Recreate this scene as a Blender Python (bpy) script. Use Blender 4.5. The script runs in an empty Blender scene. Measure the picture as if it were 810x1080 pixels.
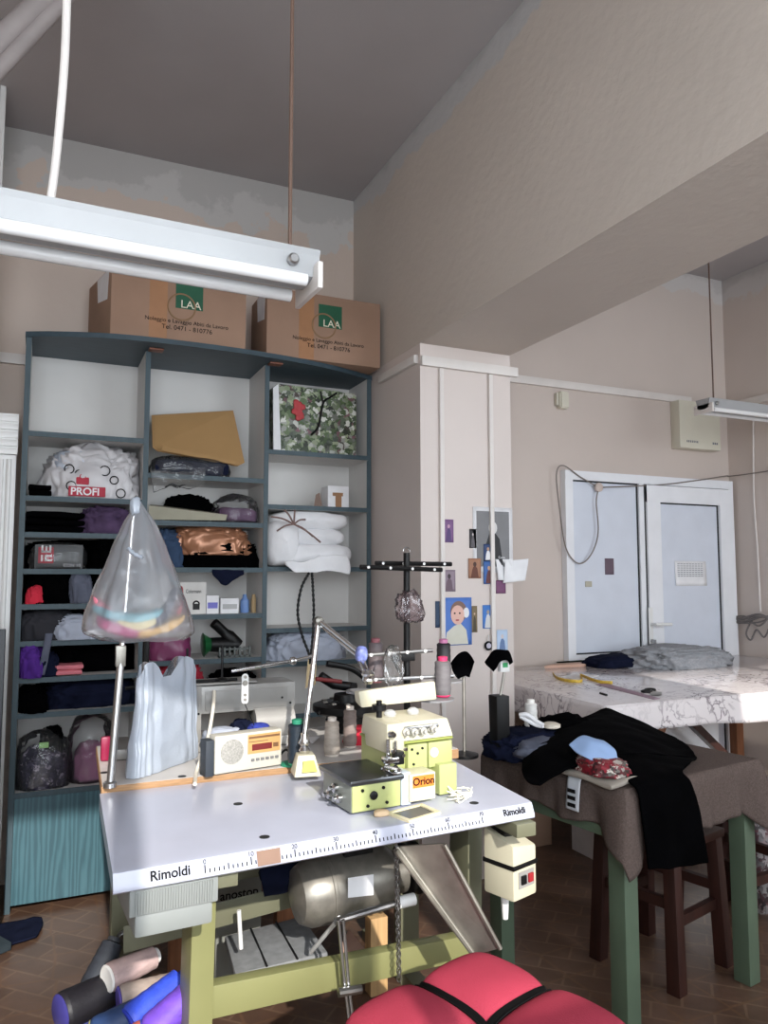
import bpy, bmesh, math, random
from mathutils import Vector, Matrix, noise
from math import sin, cos, pi, atan, hypot, radians
random.seed(7)
S = bpy.context.scene; COL = S.collection
# ------------------------------------------------------------------ camera solved from the photo's vanishing points
FL = 807.0; TH = atan(67/807.0); PS = atan(366/hypot(807, 67)); H = 1.40
FW = Vector((sin(PS)*cos(TH), cos(PS)*cos(TH), sin(TH))); RT = Vector((cos(PS), -sin(PS), 0)); UP = RT.cross(FW)
CAM = Vector((0, 0, H))
def P(u, v, x=None, y=None, z=None):
    d = (u-405)/FL*RT + (540-v)/FL*UP + FW
    if z is not None: t = (z-H)/d.z
    elif y is not None: t = y/d.y
    else: t = x/d.x
    return CAM + d*t
cd = bpy.data.cameras.new('camera'); cam = bpy.data.objects.new('camera', cd); COL.objects.link(cam)
cd.sensor_fit = 'VERTICAL'; cd.sensor_height = 36; cd.lens = 36*FL/1080; cd.clip_start = .02
cam.location = CAM
cam.rotation_euler = Matrix((RT, UP, -FW)).transposed().to_euler()
S.camera = cam
V = Vector
def LP(a, b, t): return V(a).lerp(V(b), t)

# ------------------------------------------------------------------ materials
def srgb(r, g, b):
    f = lambda c: (c/255/12.92 if c/255 <= .04045 else ((c/255+.055)/1.055)**2.4)
    return (f(r), f(g), f(b), 1)
MATS = {}
def mat(name, rgb, rough=.6, metal=0, var=.12, scale=8, bump=0, bscale=60, spec=.5, coat=0, alpha=1, stretch=None):
    if name in MATS: return MATS[name]
    m = bpy.data.materials.new(name); m.use_nodes = True; MATS[name] = m
    n = m.node_tree; b = n.nodes['Principled BSDF']
    c = srgb(*rgb)
    tc = n.nodes.new('ShaderNodeTexCoord'); nz = n.nodes.new('ShaderNodeTexNoise'); nz.inputs['Scale'].default_value = scale; nz.inputs['Detail'].default_value = 5
    src = tc.outputs['Object']
    if stretch:
        mp = n.nodes.new('ShaderNodeMapping'); mp.inputs['Scale'].default_value = stretch; n.links.new(src, mp.inputs[0]); src = mp.outputs[0]
    n.links.new(src, nz.inputs['Vector'])
    r = n.nodes.new('ShaderNodeValToRGB')
    r.color_ramp.elements[0].position = .3; r.color_ramp.elements[1].position = .7
    r.color_ramp.elements[0].color = tuple(x*(1-var) for x in c[:3])+(1,); r.color_ramp.elements[1].color = tuple(min(1, x*(1+var)) for x in c[:3])+(1,)
    n.links.new(nz.outputs['Fac'], r.inputs[0]); n.links.new(r.outputs[0], b.inputs['Base Color'])
    b.inputs['Roughness'].default_value = rough; b.inputs['Metallic'].default_value = metal
    b.inputs['Specular IOR Level'].default_value = spec
    if coat: b.inputs['Coat Weight'].default_value = coat; b.inputs['Coat Roughness'].default_value = .15
    if alpha < 1: b.inputs['Alpha'].default_value = alpha
    if bump:
        n2 = n.nodes.new('ShaderNodeTexNoise'); n2.inputs['Scale'].default_value = bscale; n2.inputs['Detail'].default_value = 4
        n.links.new(tc.outputs['Object'], n2.inputs['Vector'])
        bp = n.nodes.new('ShaderNodeBump'); bp.inputs['Strength'].default_value = bump; bp.inputs['Distance'].default_value = .01
        n.links.new(n2.outputs['Fac'], bp.inputs['Height']); n.links.new(bp.outputs[0], b.inputs['Normal'])
    return m
def plastic(name, rgb, transp=.6, rough=.18, gloss=.25, bump=.5, tl=.5):
    if name in MATS: return MATS[name]
    m = bpy.data.materials.new(name); m.use_nodes = True; MATS[name] = m
    n = m.node_tree; n.nodes.clear(); L = n.links.new
    o = n.nodes.new('ShaderNodeOutputMaterial'); tr = n.nodes.new('ShaderNodeBsdfTransparent'); df = n.nodes.new('ShaderNodeBsdfDiffuse'); TL_ = tl; tl = n.nodes.new('ShaderNodeBsdfTranslucent'); gl = n.nodes.new('ShaderNodeBsdfGlossy')
    c = srgb(*rgb); df.inputs[0].default_value = c; tl.inputs[0].default_value = c; gl.inputs['Roughness'].default_value = rough
    tc = n.nodes.new('ShaderNodeTexCoord'); nz = n.nodes.new('ShaderNodeTexNoise'); nz.inputs['Scale'].default_value = 25; nz.inputs['Detail'].default_value = 3
    L(tc.outputs['Object'], nz.inputs['Vector']); bp = n.nodes.new('ShaderNodeBump'); bp.inputs['Strength'].default_value = bump; bp.inputs['Distance'].default_value = .008
    L(nz.outputs['Fac'], bp.inputs['Height'])
    for s in (df, gl, tl): L(bp.outputs[0], s.inputs['Normal'])
    a = n.nodes.new('ShaderNodeMixShader'); a.inputs[0].default_value = TL_; L(df.outputs[0], a.inputs[1]); L(tl.outputs[0], a.inputs[2])
    b = n.nodes.new('ShaderNodeMixShader'); b.inputs[0].default_value = transp; L(a.outputs[0], b.inputs[1]); L(tr.outputs[0], b.inputs[2])
    fr = n.nodes.new('ShaderNodeFresnel'); fr.inputs[0].default_value = 1.4
    mm = n.nodes.new('ShaderNodeMath'); mm.operation = 'ADD'; mm.use_clamp = True; mm.inputs[1].default_value = gloss*.15; L(fr.outputs[0], mm.inputs[0])
    d = n.nodes.new('ShaderNodeMixShader'); L(mm.outputs[0], d.inputs[0]); L(b.outputs[0], d.inputs[1]); L(gl.outputs[0], d.inputs[2])
    L(d.outputs[0], o.inputs[0]); return m
def ramp(n, fac, stops):
    r = n.nodes.new('ShaderNodeValToRGB'); e = r.color_ramp.elements
    while len(e) < len(stops): e.new(.5)
    for i, (p, c) in enumerate(stops): e[i].position = p; e[i].color = c
    n.links.new(fac, r.inputs[0]); return r.outputs[0]
def nnode(n, kind, **kw):
    x = n.nodes.new(kind)
    for k, v in kw.items(): x.inputs[k].default_value = v
    return x
def wall_mat(name, rgb, patch, zc, zamp, rough=.55, bump=.15):
    """painted plaster; above a ragged line the paint has come off to grey filler"""
    m = mat(name, rgb, rough, var=.05, scale=1.2, bump=bump, bscale=25); n = m.node_tree; L = n.links.new
    b = n.nodes['Principled BSDF']; base = b.inputs['Base Color'].links[0].from_socket
    tc = [x for x in n.nodes if x.type == 'TEX_COORD'][0]
    sp = n.nodes.new('ShaderNodeSeparateXYZ'); L(tc.outputs['Object'], sp.inputs[0])
    nz = nnode(n, 'ShaderNodeTexNoise', Scale=3.2, Detail=6.0); nz.inputs['Roughness'].default_value = .6; L(tc.outputs['Object'], nz.inputs['Vector'])
    mu = n.nodes.new('ShaderNodeMath'); mu.operation = 'MULTIPLY_ADD'; mu.inputs[1].default_value = zamp; L(nz.outputs['Fac'], mu.inputs[0]); L(sp.outputs['Z'], mu.inputs[2])
    d = n.nodes.new('ShaderNodeMath'); d.operation = 'SUBTRACT'; d.inputs[1].default_value = zc; L(mu.outputs[0], d.inputs[0])
    k = srgb(*patch); w = srgb(*[min(255, x+14) for x in patch])
    f = ramp(n, d.outputs[0], [(0, (0, 0, 0, 1)), (.012, (1, 1, 1, 1))])
    pc = ramp(n, d.outputs[0], [(0, w), (.09, w), (.13, k), (1, k)])
    mx = n.nodes.new('ShaderNodeMixRGB'); L(f, mx.inputs[0]); L(base, mx.inputs[1]); L(pc, mx.inputs[2]); L(mx.outputs[0], b.inputs['Base Color'])
    return m
M_wall = wall_mat('beige_painted_plaster', (198, 182, 170), (176, 173, 170), 3.72, .8)
M_wallr = wall_mat('glossy_beige_paint', (196, 184, 176), (180, 175, 172), 3.62, .4, .28, .05)
M_mid = wall_mat('rough_beige_plaster', (192, 182, 172), (170, 169, 168), 3.62, .3, .6, .3)
M_pillar = mat('pale_pillar_paint', (204, 193, 187), .5, var=.04, scale=2)
M_ceil = mat('grey_ceiling_plaster', (166, 161, 161), .7, var=.1, scale=.9, bump=.08, bscale=12)
M_lampw = mat('lamp_enamel', (158, 159, 160), .3, var=.04)
M_white = mat('white_enamel', (222, 222, 220), .3, var=.03)
M_trim = mat('white_conduit_plastic', (214, 208, 203), .45, var=.05)
M_pvc = mat('white_pvc', (226, 228, 232), .3, var=.03)
M_pvcp = mat('door_panel_pvc', (205, 211, 222), .3, var=.03)
M_black = mat('black_plastic', (10, 10, 11), .45, spec=.3)
M_rubber = mat('black_rubber_gasket', (30, 32, 34), .6)
M_chrome = mat('chrome', (205, 205, 205), .18, 1, var=.08)
M_steel = mat('brushed_steel', (172, 172, 172), .32, 1, var=.15, scale=12)
M_tin = mat('dull_tin', (150, 146, 138), .42, .85, var=.25, scale=14)
M_card = mat('brown_cardboard', (152, 122, 102), .8, var=.08, scale=5)
M_card2 = mat('tan_cardboard', (158, 124, 80), .8, var=.06, scale=5)
M_inner = mat('white_melamine', (204, 202, 199), .5, var=.05, scale=3)
M_teal = mat('teal_edge', (56, 74, 82), .55, var=.12, scale=20, stretch=(3, 3, .4))
M_olive = mat('olive_green_enamel', (126, 126, 84), .4, var=.08, scale=4)
M_oliveg = mat('grey_olive_enamel', (104, 104, 84), .45, var=.1, scale=4)
M_lime = mat('lime_machine_enamel', (168, 174, 116), .35, var=.05)
M_cream = mat('cream_machine_enamel', (198, 192, 168), .35, var=.04)
M_mgrey = mat('grey_machine_enamel', (152, 150, 146), .38, .1, var=.06)
M_mgrey2 = mat('grey_block_enamel', (120, 124, 116), .4, var=.08)
M_ttop = mat('pale_laminate', (176, 179, 194), .3, var=.05, scale=6, coat=.3)
M_ply = mat('plywood_edge', (160, 124, 88), .7, var=.2, scale=30, stretch=(1, 1, 8))
M_t2 = mat('worn_grey_laminate', (196, 192, 188), .5, var=.08, scale=9)
M_ink = mat('dark_ink', (10, 10, 13), .7, spec=.2)
M_green = mat('sage_green_paint', (84, 100, 82), .5, var=.1, scale=6)
M_dwood = mat('dark_red_wood', (48, 22, 16), .5, var=.3, scale=6, stretch=(6, 6, .6))
M_wood = mat('raw_wood', (186, 150, 104), .7, var=.18, scale=10, stretch=(5, 5, .5))
M_bwood = mat('brown_wood', (140, 92, 62), .6, var=.2, scale=10, stretch=(5, 5, .6))
M_brown = mat('brown_tweed_cloth', (92, 80, 75), .95, var=.22, scale=180, bump=.4, bscale=400, spec=.1)
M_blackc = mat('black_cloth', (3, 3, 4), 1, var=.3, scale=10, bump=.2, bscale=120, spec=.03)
M_navy = mat('navy_cloth', (22, 26, 44), .95, var=.3, scale=12, bump=.2, bscale=90, spec=.05)
M_denim = mat('denim_cloth', (52, 68, 92), .9, var=.25, scale=14, bump=.2, bscale=120, spec=.1)
M_red = mat('red_cloth', (196, 48, 66), .85, var=.1, scale=10, bump=.15, bscale=200, spec=.15)
M_coral = mat('coral_seat_cloth', (162, 56, 74), .85, var=.05, scale=8, bump=.2, bscale=300, spec=.15)
M_purple = mat('purple_cloth', (82, 44, 130), .85, var=.2, scale=10, spec=.15)
M_plum = mat('plum_cloth', (74, 58, 84), .85, var=.3, scale=20, spec=.15)
M_pink = mat('salmon_cloth', (208, 122, 132), .85, var=.1, scale=10, spec=.15)
M_grey = mat('heather_grey_knit', (150, 152, 156), .9, var=.15, scale=60, bump=.3, bscale=250, spec=.1)
M_ggrey = mat('slate_grey_cloth', (92, 96, 110), .9, var=.15, scale=20, spec=.1)
M_wcloth = mat('white_quilt_cloth', (228, 228, 230), .85, var=.04, scale=12, bump=.15, bscale=60, spec=.1)
M_bcloth = mat('pale_blue_grey_sheet', (166, 172, 186), .85, var=.1, scale=12, spec=.1)
M_lblue = mat('light_blue_cotton', (150, 176, 216), .85, var=.05, scale=12, spec=.1)
M_gold = mat('gold_satin', (160, 112, 84), .3, .35, var=.15, scale=14)
M_paper = mat('white_paper', (226, 226, 228), .8, var=.04, scale=20)
M_clear = plastic('clear_polythene', (216, 218, 220), .93, rough=.12, gloss=0, bump=.9)
M_milky = plastic('milky_polythene', (232, 234, 240), .66, gloss=0, bump=.35)
M_wbag = plastic('white_polythene', (204, 214, 228), .14, tl=.35)
M_maroon = plastic('maroon_polythene', (150, 60, 110), .25)
M_yel = mat('yellow_tape', (214, 180, 50), .5)
M_lgreen = mat('signal_green', (52, 160, 96), .5)
def flat(name, *rgb, rough=.6, metal=0): return mat(name, rgb, rough, metal, var=.06, scale=15)

def teal_wood():
    m = mat('teal_wood_grain', (92, 150, 160), .45); n = m.node_tree; L = n.links.new; b = n.nodes['Principled BSDF']
    tc = n.nodes.new('ShaderNodeTexCoord'); mp = n.nodes.new('ShaderNodeMapping'); mp.inputs['Scale'].default_value = (5, 5, .45); L(tc.outputs['Object'], mp.inputs[0])
    w = nnode(n, 'ShaderNodeTexWave', Scale=3.0, Distortion=12.0, Detail=5.0); w.inputs['Detail Scale'].default_value = 1.2; L(mp.outputs[0], w.inputs['Vector'])
    c = ramp(n, w.outputs['Fac'], [(0, srgb(50, 81, 91)), (.5, srgb(58, 92, 102)), (1, srgb(68, 103, 113))]); L(c, b.inputs['Base Color']); return m
M_tealw = teal_wood()
def floor_mat():
    m = mat('parquet_linoleum', (110, 82, 66), .35, bump=.05, bscale=20); n = m.node_tree; L = n.links.new; b = n.nodes['Principled BSDF']
    tc = n.nodes.new('ShaderNodeTexCoord')
    br = nnode(n, 'ShaderNodeTexBrick', Scale=2.6); br.inputs['Mortar Size'].default_value = .012; br.offset = .5
    mp = n.nodes.new('ShaderNodeMapping'); mp.inputs['Rotation'].default_value = (0, 0, .78); L(tc.outputs['Object'], mp.inputs[0]); L(mp.outputs[0], br.inputs['Vector'])
    br.inputs['Color1'].default_value = srgb(106, 82, 68); br.inputs['Color2'].default_value = srgb(94, 71, 58); br.inputs['Mortar'].default_value = srgb(120, 96, 78)
    vo = nnode(n, 'ShaderNodeTexVoronoi', Scale=5.5); vo.feature = 'DISTANCE_TO_EDGE'; vo.inputs['Randomness'].default_value = .15; L(tc.outputs['Object'], vo.inputs['Vector'])
    f = ramp(n, vo.outputs['Distance'], [(0, (1, 1, 1, 1)), (.02, (.8, .8, .8, 1)), (.035, (0, 0, 0, 1))])
    nz = nnode(n, 'ShaderNodeTexNoise', Scale=4.0, Detail=6.0); L(tc.outputs['Object'], nz.inputs['Vector'])
    mx = n.nodes.new('ShaderNodeMixRGB'); mx.inputs[2].default_value = srgb(112, 84, 64); L(f, mx.inputs[0]); L(br.outputs['Color'], mx.inputs[1])
    m2 = n.nodes.new('ShaderNodeMixRGB'); m2.blend_type = 'MULTIPLY'; m2.inputs[0].default_value = .8; L(mx.outputs[0], m2.inputs[1]); L(ramp(n, nz.outputs['Fac'], [(.3, (.45, .42, .4, 1)), (.7, (1, 1, 1, 1))]), m2.inputs[2])
    L(m2.outputs[0], b.inputs['Base Color']); return m
M_floor = floor_mat()
def marble_mat():
    m = mat('marble_oilcloth', (214, 206, 206), .16, coat=.4); n = m.node_tree; L = n.links.new; b = n.nodes['Principled BSDF']
    tc = n.nodes.new('ShaderNodeTexCoord')
    nz = nnode(n, 'ShaderNodeTexNoise', Scale=9.0, Detail=8.0, Distortion=1.6); L(tc.outputs['Object'], nz.inputs['Vector'])
    n2 = nnode(n, 'ShaderNodeTexNoise', Scale=3.0, Detail=3.0); L(tc.outputs['Object'], n2.inputs['Vector'])
    v = ramp(n, nz.outputs['Fac'], [(.46, (0, 0, 0, 1)), (.495, (1, 1, 1, 1)), (.505, (1, 1, 1, 1)), (.54, (0, 0, 0, 1))])
    k = ramp(n, n2.outputs['Fac'], [(.42, (.15, .15, .15, 1)), (.56, (1, 1, 1, 1))])
    ml = n.nodes.new('ShaderNodeMixRGB'); ml.blend_type = 'MULTIPLY'; ml.inputs[0].default_value = 1; L(v, ml.inputs[1]); L(k, ml.inputs[2])
    mx = n.nodes.new('ShaderNodeMixRGB'); L(ml.outputs[0], mx.inputs[0]); mx.inputs[1].default_value = srgb(216, 209, 209); mx.inputs[2].default_value = srgb(108, 96, 104)
    L(mx.outputs[0], b.inputs['Base Color']); return m
M_marble = marble_mat()
def floral_mat(name, stops, scale=34):
    m = mat(name, (120, 120, 100), .5); n = m.node_tree; L = n.links.new; b = n.nodes['Principled BSDF']
    tc = n.nodes.new('ShaderNodeTexCoord'); vo = nnode(n, 'ShaderNodeTexVoronoi', Scale=scale); dn = nnode(n, 'ShaderNodeTexNoise', Scale=scale*.9, Detail=4.0); L(tc.outputs['Object'], dn.inputs['Vector']); dm_ = n.nodes.new('ShaderNodeVectorMath'); dm_.operation = 'MULTIPLY_ADD'; dm_.inputs[1].default_value = (.06,)*3; L(dn.outputs['Color'], dm_.inputs[0]); L(tc.outputs['Object'], dm_.inputs[2]); L(dm_.outputs[0], vo.inputs['Vector'])
    sp = n.nodes.new('ShaderNodeSeparateColor'); L(vo.outputs['Color'], sp.inputs[0]); c = ramp(n, sp.outputs[0], stops); L(c, b.inputs['Base Color']); return m
M_floral = floral_mat('garden_print', [(0, srgb(24, 30, 20)), (.3, srgb(70, 92, 52)), (.5, srgb(150, 160, 130)), (.66, srgb(60, 70, 60)), (.8, srgb(214, 214, 206)), (.93, srgb(40, 44, 30)), (1, srgb(120, 80, 90))], 46)
M_floralr = floral_mat('red_floral_print', [(0, srgb(20, 14, 14)), (.4, srgb(140, 20, 40)), (.7, srgb(20, 30, 24)), (1, srgb(200, 190, 180))], 60)
M_spot = floral_mat('dark_spotted_print', [(0, srgb(24, 22, 34)), (.6, srgb(40, 36, 58)), (.86, srgb(60, 54, 76)), (1, srgb(160, 150, 165))], 70)

# ------------------------------------------------------------------ mesh building
class MB:
    def __init__(s): s.b = bmesh.new()
    def _add(s, vs, fs):
        bv = [s.b.verts.new(v) for v in vs]
        for f in fs:
            try: s.b.faces.new([bv[i] for i in f])
            except ValueError: pass
        return bv
    def hexa(s, p, bev=0):
        t = bmesh.new(); bv = [t.verts.new(v) for v in p]
        for f in ((0, 3, 2, 1), (4, 5, 6, 7), (0, 1, 5, 4), (1, 2, 6, 5), (2, 3, 7, 6), (3, 0, 4, 7)): t.faces.new([bv[i] for i in f])
        bmesh.ops.recalc_face_normals(t, faces=t.faces)
        if bev: bmesh.ops.bevel(t, geom=list(t.edges), offset=bev, segments=2, affect='EDGES', profile=.6)
        s.merge(t); return s
    def merge(s, t):
        mp = {v: s.b.verts.new(v.co) for v in t.verts}
        for f in t.faces:
            try: s.b.faces.new([mp[v] for v in f.verts])
            except ValueError: pass
        t.free()
    def box(s, a, b, bev=0):
        (x0, y0, z0), (x1, y1, z1) = a, b
        return s.hexa([(x0, y0, z0), (x1, y0, z0), (x1, y1, z0), (x0, y1, z0), (x0, y0, z1), (x1, y0, z1), (x1, y1, z1), (x0, y1, z1)], bev)
    def fbox(s, F, a, b, bev=0):
        """box in a local frame F(x,y,z)->world"""
        (x0, y0, z0), (x1, y1, z1) = a, b
        return s.hexa([F(*q) for q in ((x0, y0, z0), (x1, y0, z0), (x1, y1, z0), (x0, y1, z0), (x0, y0, z1), (x1, y0, z1), (x1, y1, z1), (x0, y1, z1))], bev)
    def prism(s, pts, d, bev=0):
        t = bmesh.new(); d = V(d); a = [t.verts.new(V(p)) for p in pts]; b = [t.verts.new(V(p)+d) for p in pts]; n = len(pts)
        t.faces.new(a); t.faces.new(b[::-1])
        for i in range(n): t.faces.new([a[i], b[i], b[(i+1) % n], a[(i+1) % n]])
        bmesh.ops.recalc_face_normals(t, faces=t.faces)
        if bev: bmesh.ops.bevel(t, geom=list(t.edges), offset=bev, segments=2, affect='EDGES')
        s.merge(t); return s
    def tube(s, pts, r, seg=10, cap=True):
        pts = [V(p) for p in pts]; rings = []; rs = r if isinstance(r, (list, tuple)) else [r]*len(pts)
        t0 = (pts[1]-pts[0]).normalized(); ref = V((0, 0, 1)) if abs(t0.z) < .9 else V((1, 0, 0)); nx = t0.cross(ref).normalized()
        for i, p in enumerate(pts):
            t = (pts[min(i+1, len(pts)-1)]-pts[max(i-1, 0)]).normalized()
            nx = (nx-t*nx.dot(t)).normalized(); ny = t.cross(nx)
            rings.append([s.b.verts.new(p+rs[i]*(cos(2*pi*k/seg)*nx+sin(2*pi*k/seg)*ny)) for k in range(seg)])
        for a, b in zip(rings, rings[1:]):
            for k in range(seg): s.b.faces.new([a[k], a[(k+1) % seg], b[(k+1) % seg], b[k]])
        if cap: s.b.faces.new(rings[0][::-1]); s.b.faces.new(rings[-1])
        return s
    def cyl(s, a, b, r, r2=None, seg=20): return s.tube([a, b], [r, r if r2 is None else r2], seg)
    def lathe(s, c, prof, axis=(0, 0, 1), seg=24):
        ax = V(axis).normalized(); ref = V((0, 0, 1)) if abs(ax.z) < .9 else V((1, 0, 0)); x = ax.cross(ref).normalized(); y = ax.cross(x); c = V(c); rings = []
        for r, h in prof:
            r = max(r, 1e-4); rings.append([s.b.verts.new(c+ax*h+r*(cos(2*pi*k/seg)*x+sin(2*pi*k/seg)*y)) for k in range(seg)])
        for a, b in zip(rings, rings[1:]):
            for k in range(seg): s.b.faces.new([a[k], a[(k+1) % seg], b[(k+1) % seg], b[k]])
        s.b.faces.new(rings[0][::-1]); s.b.faces.new(rings[-1]); return s
    def grid(s, f, nu, nv, closeu=False):
        g = [[s.b.verts.new(f(i/(nu if closeu else nu-1), j/(nv-1))) for i in range(nu)] for j in range(nv)]
        for j in range(nv-1):
            for i in range(nu if closeu else nu-1):
                s.b.faces.new([g[j][i], g[j][(i+1) % nu], g[j+1][(i+1) % nu], g[j+1][i]])
        return g
    def blob(s, c, size, seed=0, amp=.14, fold=2.2, lev=4, pw=.62, flat=True, rot=0):
        """crumpled cloth: squashed ball with ridged folds, flat underneath"""
        t = bmesh.new(); bmesh.ops.create_icosphere(t, subdivisions=lev, radius=1); o = V((seed*3.7, seed*1.9, seed*5.3))
        for v in t.verts:
            d = v.co.copy(); q = V([math.copysign(abs(k)**pw, k) for k in d]); q = q.normalized()*(q.length**.5)*1.0
            rg = 1-2*abs(noise.noise(q*fold+o)); r2 = 1-2*abs(noise.noise(V((q.x, q.y*1.8, q.z*2.2))*fold*2.3+o*2)); lo = noise.noise(q*1.1+o)
            r3 = 1-2*abs(noise.noise(V((q.x*1.3, q.y, q.z*1.6))*fold*4.6+o*3)); q *= 1+amp*(.85*lo+.6*rg+.45*r2+.26*r3)
            z = q.z
            if flat: z = (max(z, -.45)+.45)/1.45
            x, y = q.x*size[0]/2, q.y*size[1]/2
            v.co = V((c[0]+x*cos(rot)-y*sin(rot), c[1]+x*sin(rot)+y*cos(rot), c[2]+z*size[2]*(1 if flat else .5)))
        s.merge(t); return s
    def slab(s, c, size, seed=0, amp=.012, rot=0, curve=0):
        """one folded cloth: rounded slab with soft waviness"""
        t = bmesh.new(); bmesh.ops.create_cube(t, size=1); bmesh.ops.subdivide_edges(t, edges=t.edges, cuts=9, use_grid_fill=True); o = V((seed*2.3, seed*4.1, seed))
        for v in t.verts:
            q = v.co*2; m = max(abs(q.x), abs(q.y))
            ez = (1-abs(q.z)**4)
            k = 1-.05*abs(q.z)**3
            x, y = q.x*k*size[0]/2, q.y*k*size[1]/2
            z = q.z*size[2]/2*(1-.25*max(abs(q.x), abs(q.y))**8)
            n = noise.noise(V((x*9, y*9, 0))+o); n2 = noise.noise(V((x*14, y*14, z*30))+o*2)
            z += n*amp-curve*(q.x*q.x)+curve*.3; x += n2*amp*.7; y += n2*amp*.7
            v.co = V((c[0]+x*cos(rot)-y*sin(rot), c[1]+x*sin(rot)+y*cos(rot), c[2]+size[2]/2+z))
        s.merge(t); return s
    def clamp(s, cx):
        x0_, x1_ = (xA+.024, xB-.013) if cx < xB else ((xB+.013, xC-.013) if cx < xC else (xC+.013, xD-.013))
        for v in s.b.verts: v.co.x = min(max(v.co.x, x0_), x1_); v.co.y = min(v.co.y, YK-.01)
        return s
    def build(s, name, m, parent=None, smooth=35, solid=0, sub=0):
        bmesh.ops.recalc_face_normals(s.b, faces=s.b.faces)
        me = bpy.data.meshes.new(name); s.b.to_mesh(me); s.b.free(); me.materials.append(m)
        o = bpy.data.objects.new(name, me); COL.objects.link(o)
        if parent is not None: org = wl(parent)
        elif name.split('_')[0] in ('wall', 'floor', 'ceiling', 'trim', 'window', 'baseboard', 'door'): org = V((0, 0, 0))
        else:
            vs = [v.co for v in me.vertices]; org = V(((min(v.x for v in vs)+max(v.x for v in vs))/2, (min(v.y for v in vs)+max(v.y for v in vs))/2, min(v.z for v in vs)))
        me.transform(Matrix.Translation(-org))
        if parent is not None: o.parent = parent
        else: o.location = org
        if smooth:
            me.shade_smooth()
            if smooth < 180: me.set_sharp_from_angle(angle=radians(smooth))
        if sub: k = o.modifiers.new('s', 'SUBSURF'); k.levels = sub; k.render_levels = sub
        if solid: k = o.modifiers.new('t', 'SOLIDIFY'); k.thickness = solid; k.offset = 0
        return o
def wl(o):
    l = V(o.location)
    while o.parent is not None: o = o.parent; l += V(o.location)
    return l
def tag(o, label, cat, group=None):
    o['label'] = label; o['category'] = cat
    if group: o['group'] = group
    return o
def thing(name, label, cat, loc, group=None):
    o = bpy.data.objects.new(name, None); COL.objects.link(o); o.location = loc; o.empty_display_size = .05; return tag(o, label, cat, group)
def struct(o): o['kind'] = 'structure'; return o
def lab(o, l): o['label'] = l; return o
def text(body, size, pos, xd, yd, m, parent, name='lettering', align='LEFT', squash=1, bold=0):
    c = bpy.data.curves.new(name, 'FONT'); c.body = body; c.size = size; c.align_x = align; c.extrude = .0004; c.offset = bold
    o = bpy.data.objects.new('tmp', c); COL.objects.link(o)
    dg = bpy.context.evaluated_depsgraph_get(); me = bpy.data.meshes.new_from_object(o.evaluated_get(dg)); bpy.data.objects.remove(o)
    x = V(xd).normalized(); z = x.cross(V(yd)).normalized(); y = z.cross(x)
    M = Matrix((x*squash, y, z)).transposed().to_4x4(); M.translation = V(pos)+z*.0012-wl(parent)
    me.transform(M); me.materials.clear(); me.materials.append(m)
    t = bpy.data.objects.new(name, me); COL.objects.link(t); t.parent = parent; return t
def frame(o, xd, yd=None):
    o = V(o); x = V(xd).normalized(); z = V((0, 0, 1)); y = z.cross(x)
    return lambda a, b, c: o+x*a+y*b+z*c
def catmull(pts, t):
    n = len(pts)-1; k = min(int(t*n), n-1); f = t*n-k
    p0, p1, p2, p3 = pts[max(k-1, 0)], pts[k], pts[k+1], pts[min(k+2, n)]
    return .5*((2*p1)+(p2-p0)*f+(2*p0-5*p1+4*p2-p3)*f*f+(3*p1-p0-3*p2+p3)*f**3)
def spline(pts, n=24): pts = [V(p) for p in pts]; return [catmull(pts, i/(n-1)) for i in range(n)]
def patch(rows, nu=40, nv=40, wr=0, ws=8, seed=0):
    rows = [[V(p) for p in r] for r in rows]
    def f(a, b):
        p = catmull([catmull(r, a) for r in rows], b)
        if wr:
            q = p*ws+V((seed, seed*2, 0)); p = p+V((noise.noise(q)*.6, noise.noise(q+V((9, 0, 0)))*.6, noise.noise(q+V((0, 7, 0)))))*wr
        return p
    mb = MB(); mb.grid(f, nu, nv); return mb
def copy_tree(o, parent=None):
    c = o.copy(); COL.objects.link(c)
    if parent is not None: c.parent = parent
    for ch in list(o.children): copy_tree(ch, c)
    return c

# ================================================================== ROOM
YB, XM, XP, YP, XR, ZC, YF, XL = 4.0, 1.613, 2.115, 3.155, 4.56, 3.58, -.85, -1.6
def sbox(name, a, b, m, bev=0): return struct(MB().box(a, b, bev).build(name, m, smooth=0 if not bev else 35))
sbox('floor', (XL-.1, YF-.1, -.1), (XR+.1, YB+.1, 0), M_floor)
sbox('ceiling', (XL-.1, YF-.1, ZC), (XR+.1, YB+.1, ZC+.1), M_ceil)
w = MB().box((XL-.1, YB, 0), (XM+.2, YB+.1, ZC)).build('wall_back', M_wall, smooth=0); struct(w)
w = MB().box((XM+.2, YB, 0), (XR+.1, YB+.1, ZC)).build('wall_back_workroom', M_wallr, smooth=0); struct(w)
sbox('wall_right', (XR, YF, 0), (XR+.1, YB, ZC), M_wallr)
sbox('wall_left', (XL-.1, YF, 0), (XL, YB, ZC), M_wall)
sbox('wall_left_return', (XL, 3.70, 0), (-.222, YB, ZC), M_wall)
struct(MB().box((XM, YF, 2.496), (XP, YB, ZC)).build('wall_middle', M_mid, smooth=0))
sbox('wall_pillar', (XM, YP, 0), (XP, YB, 2.4955), M_pillar)
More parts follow.
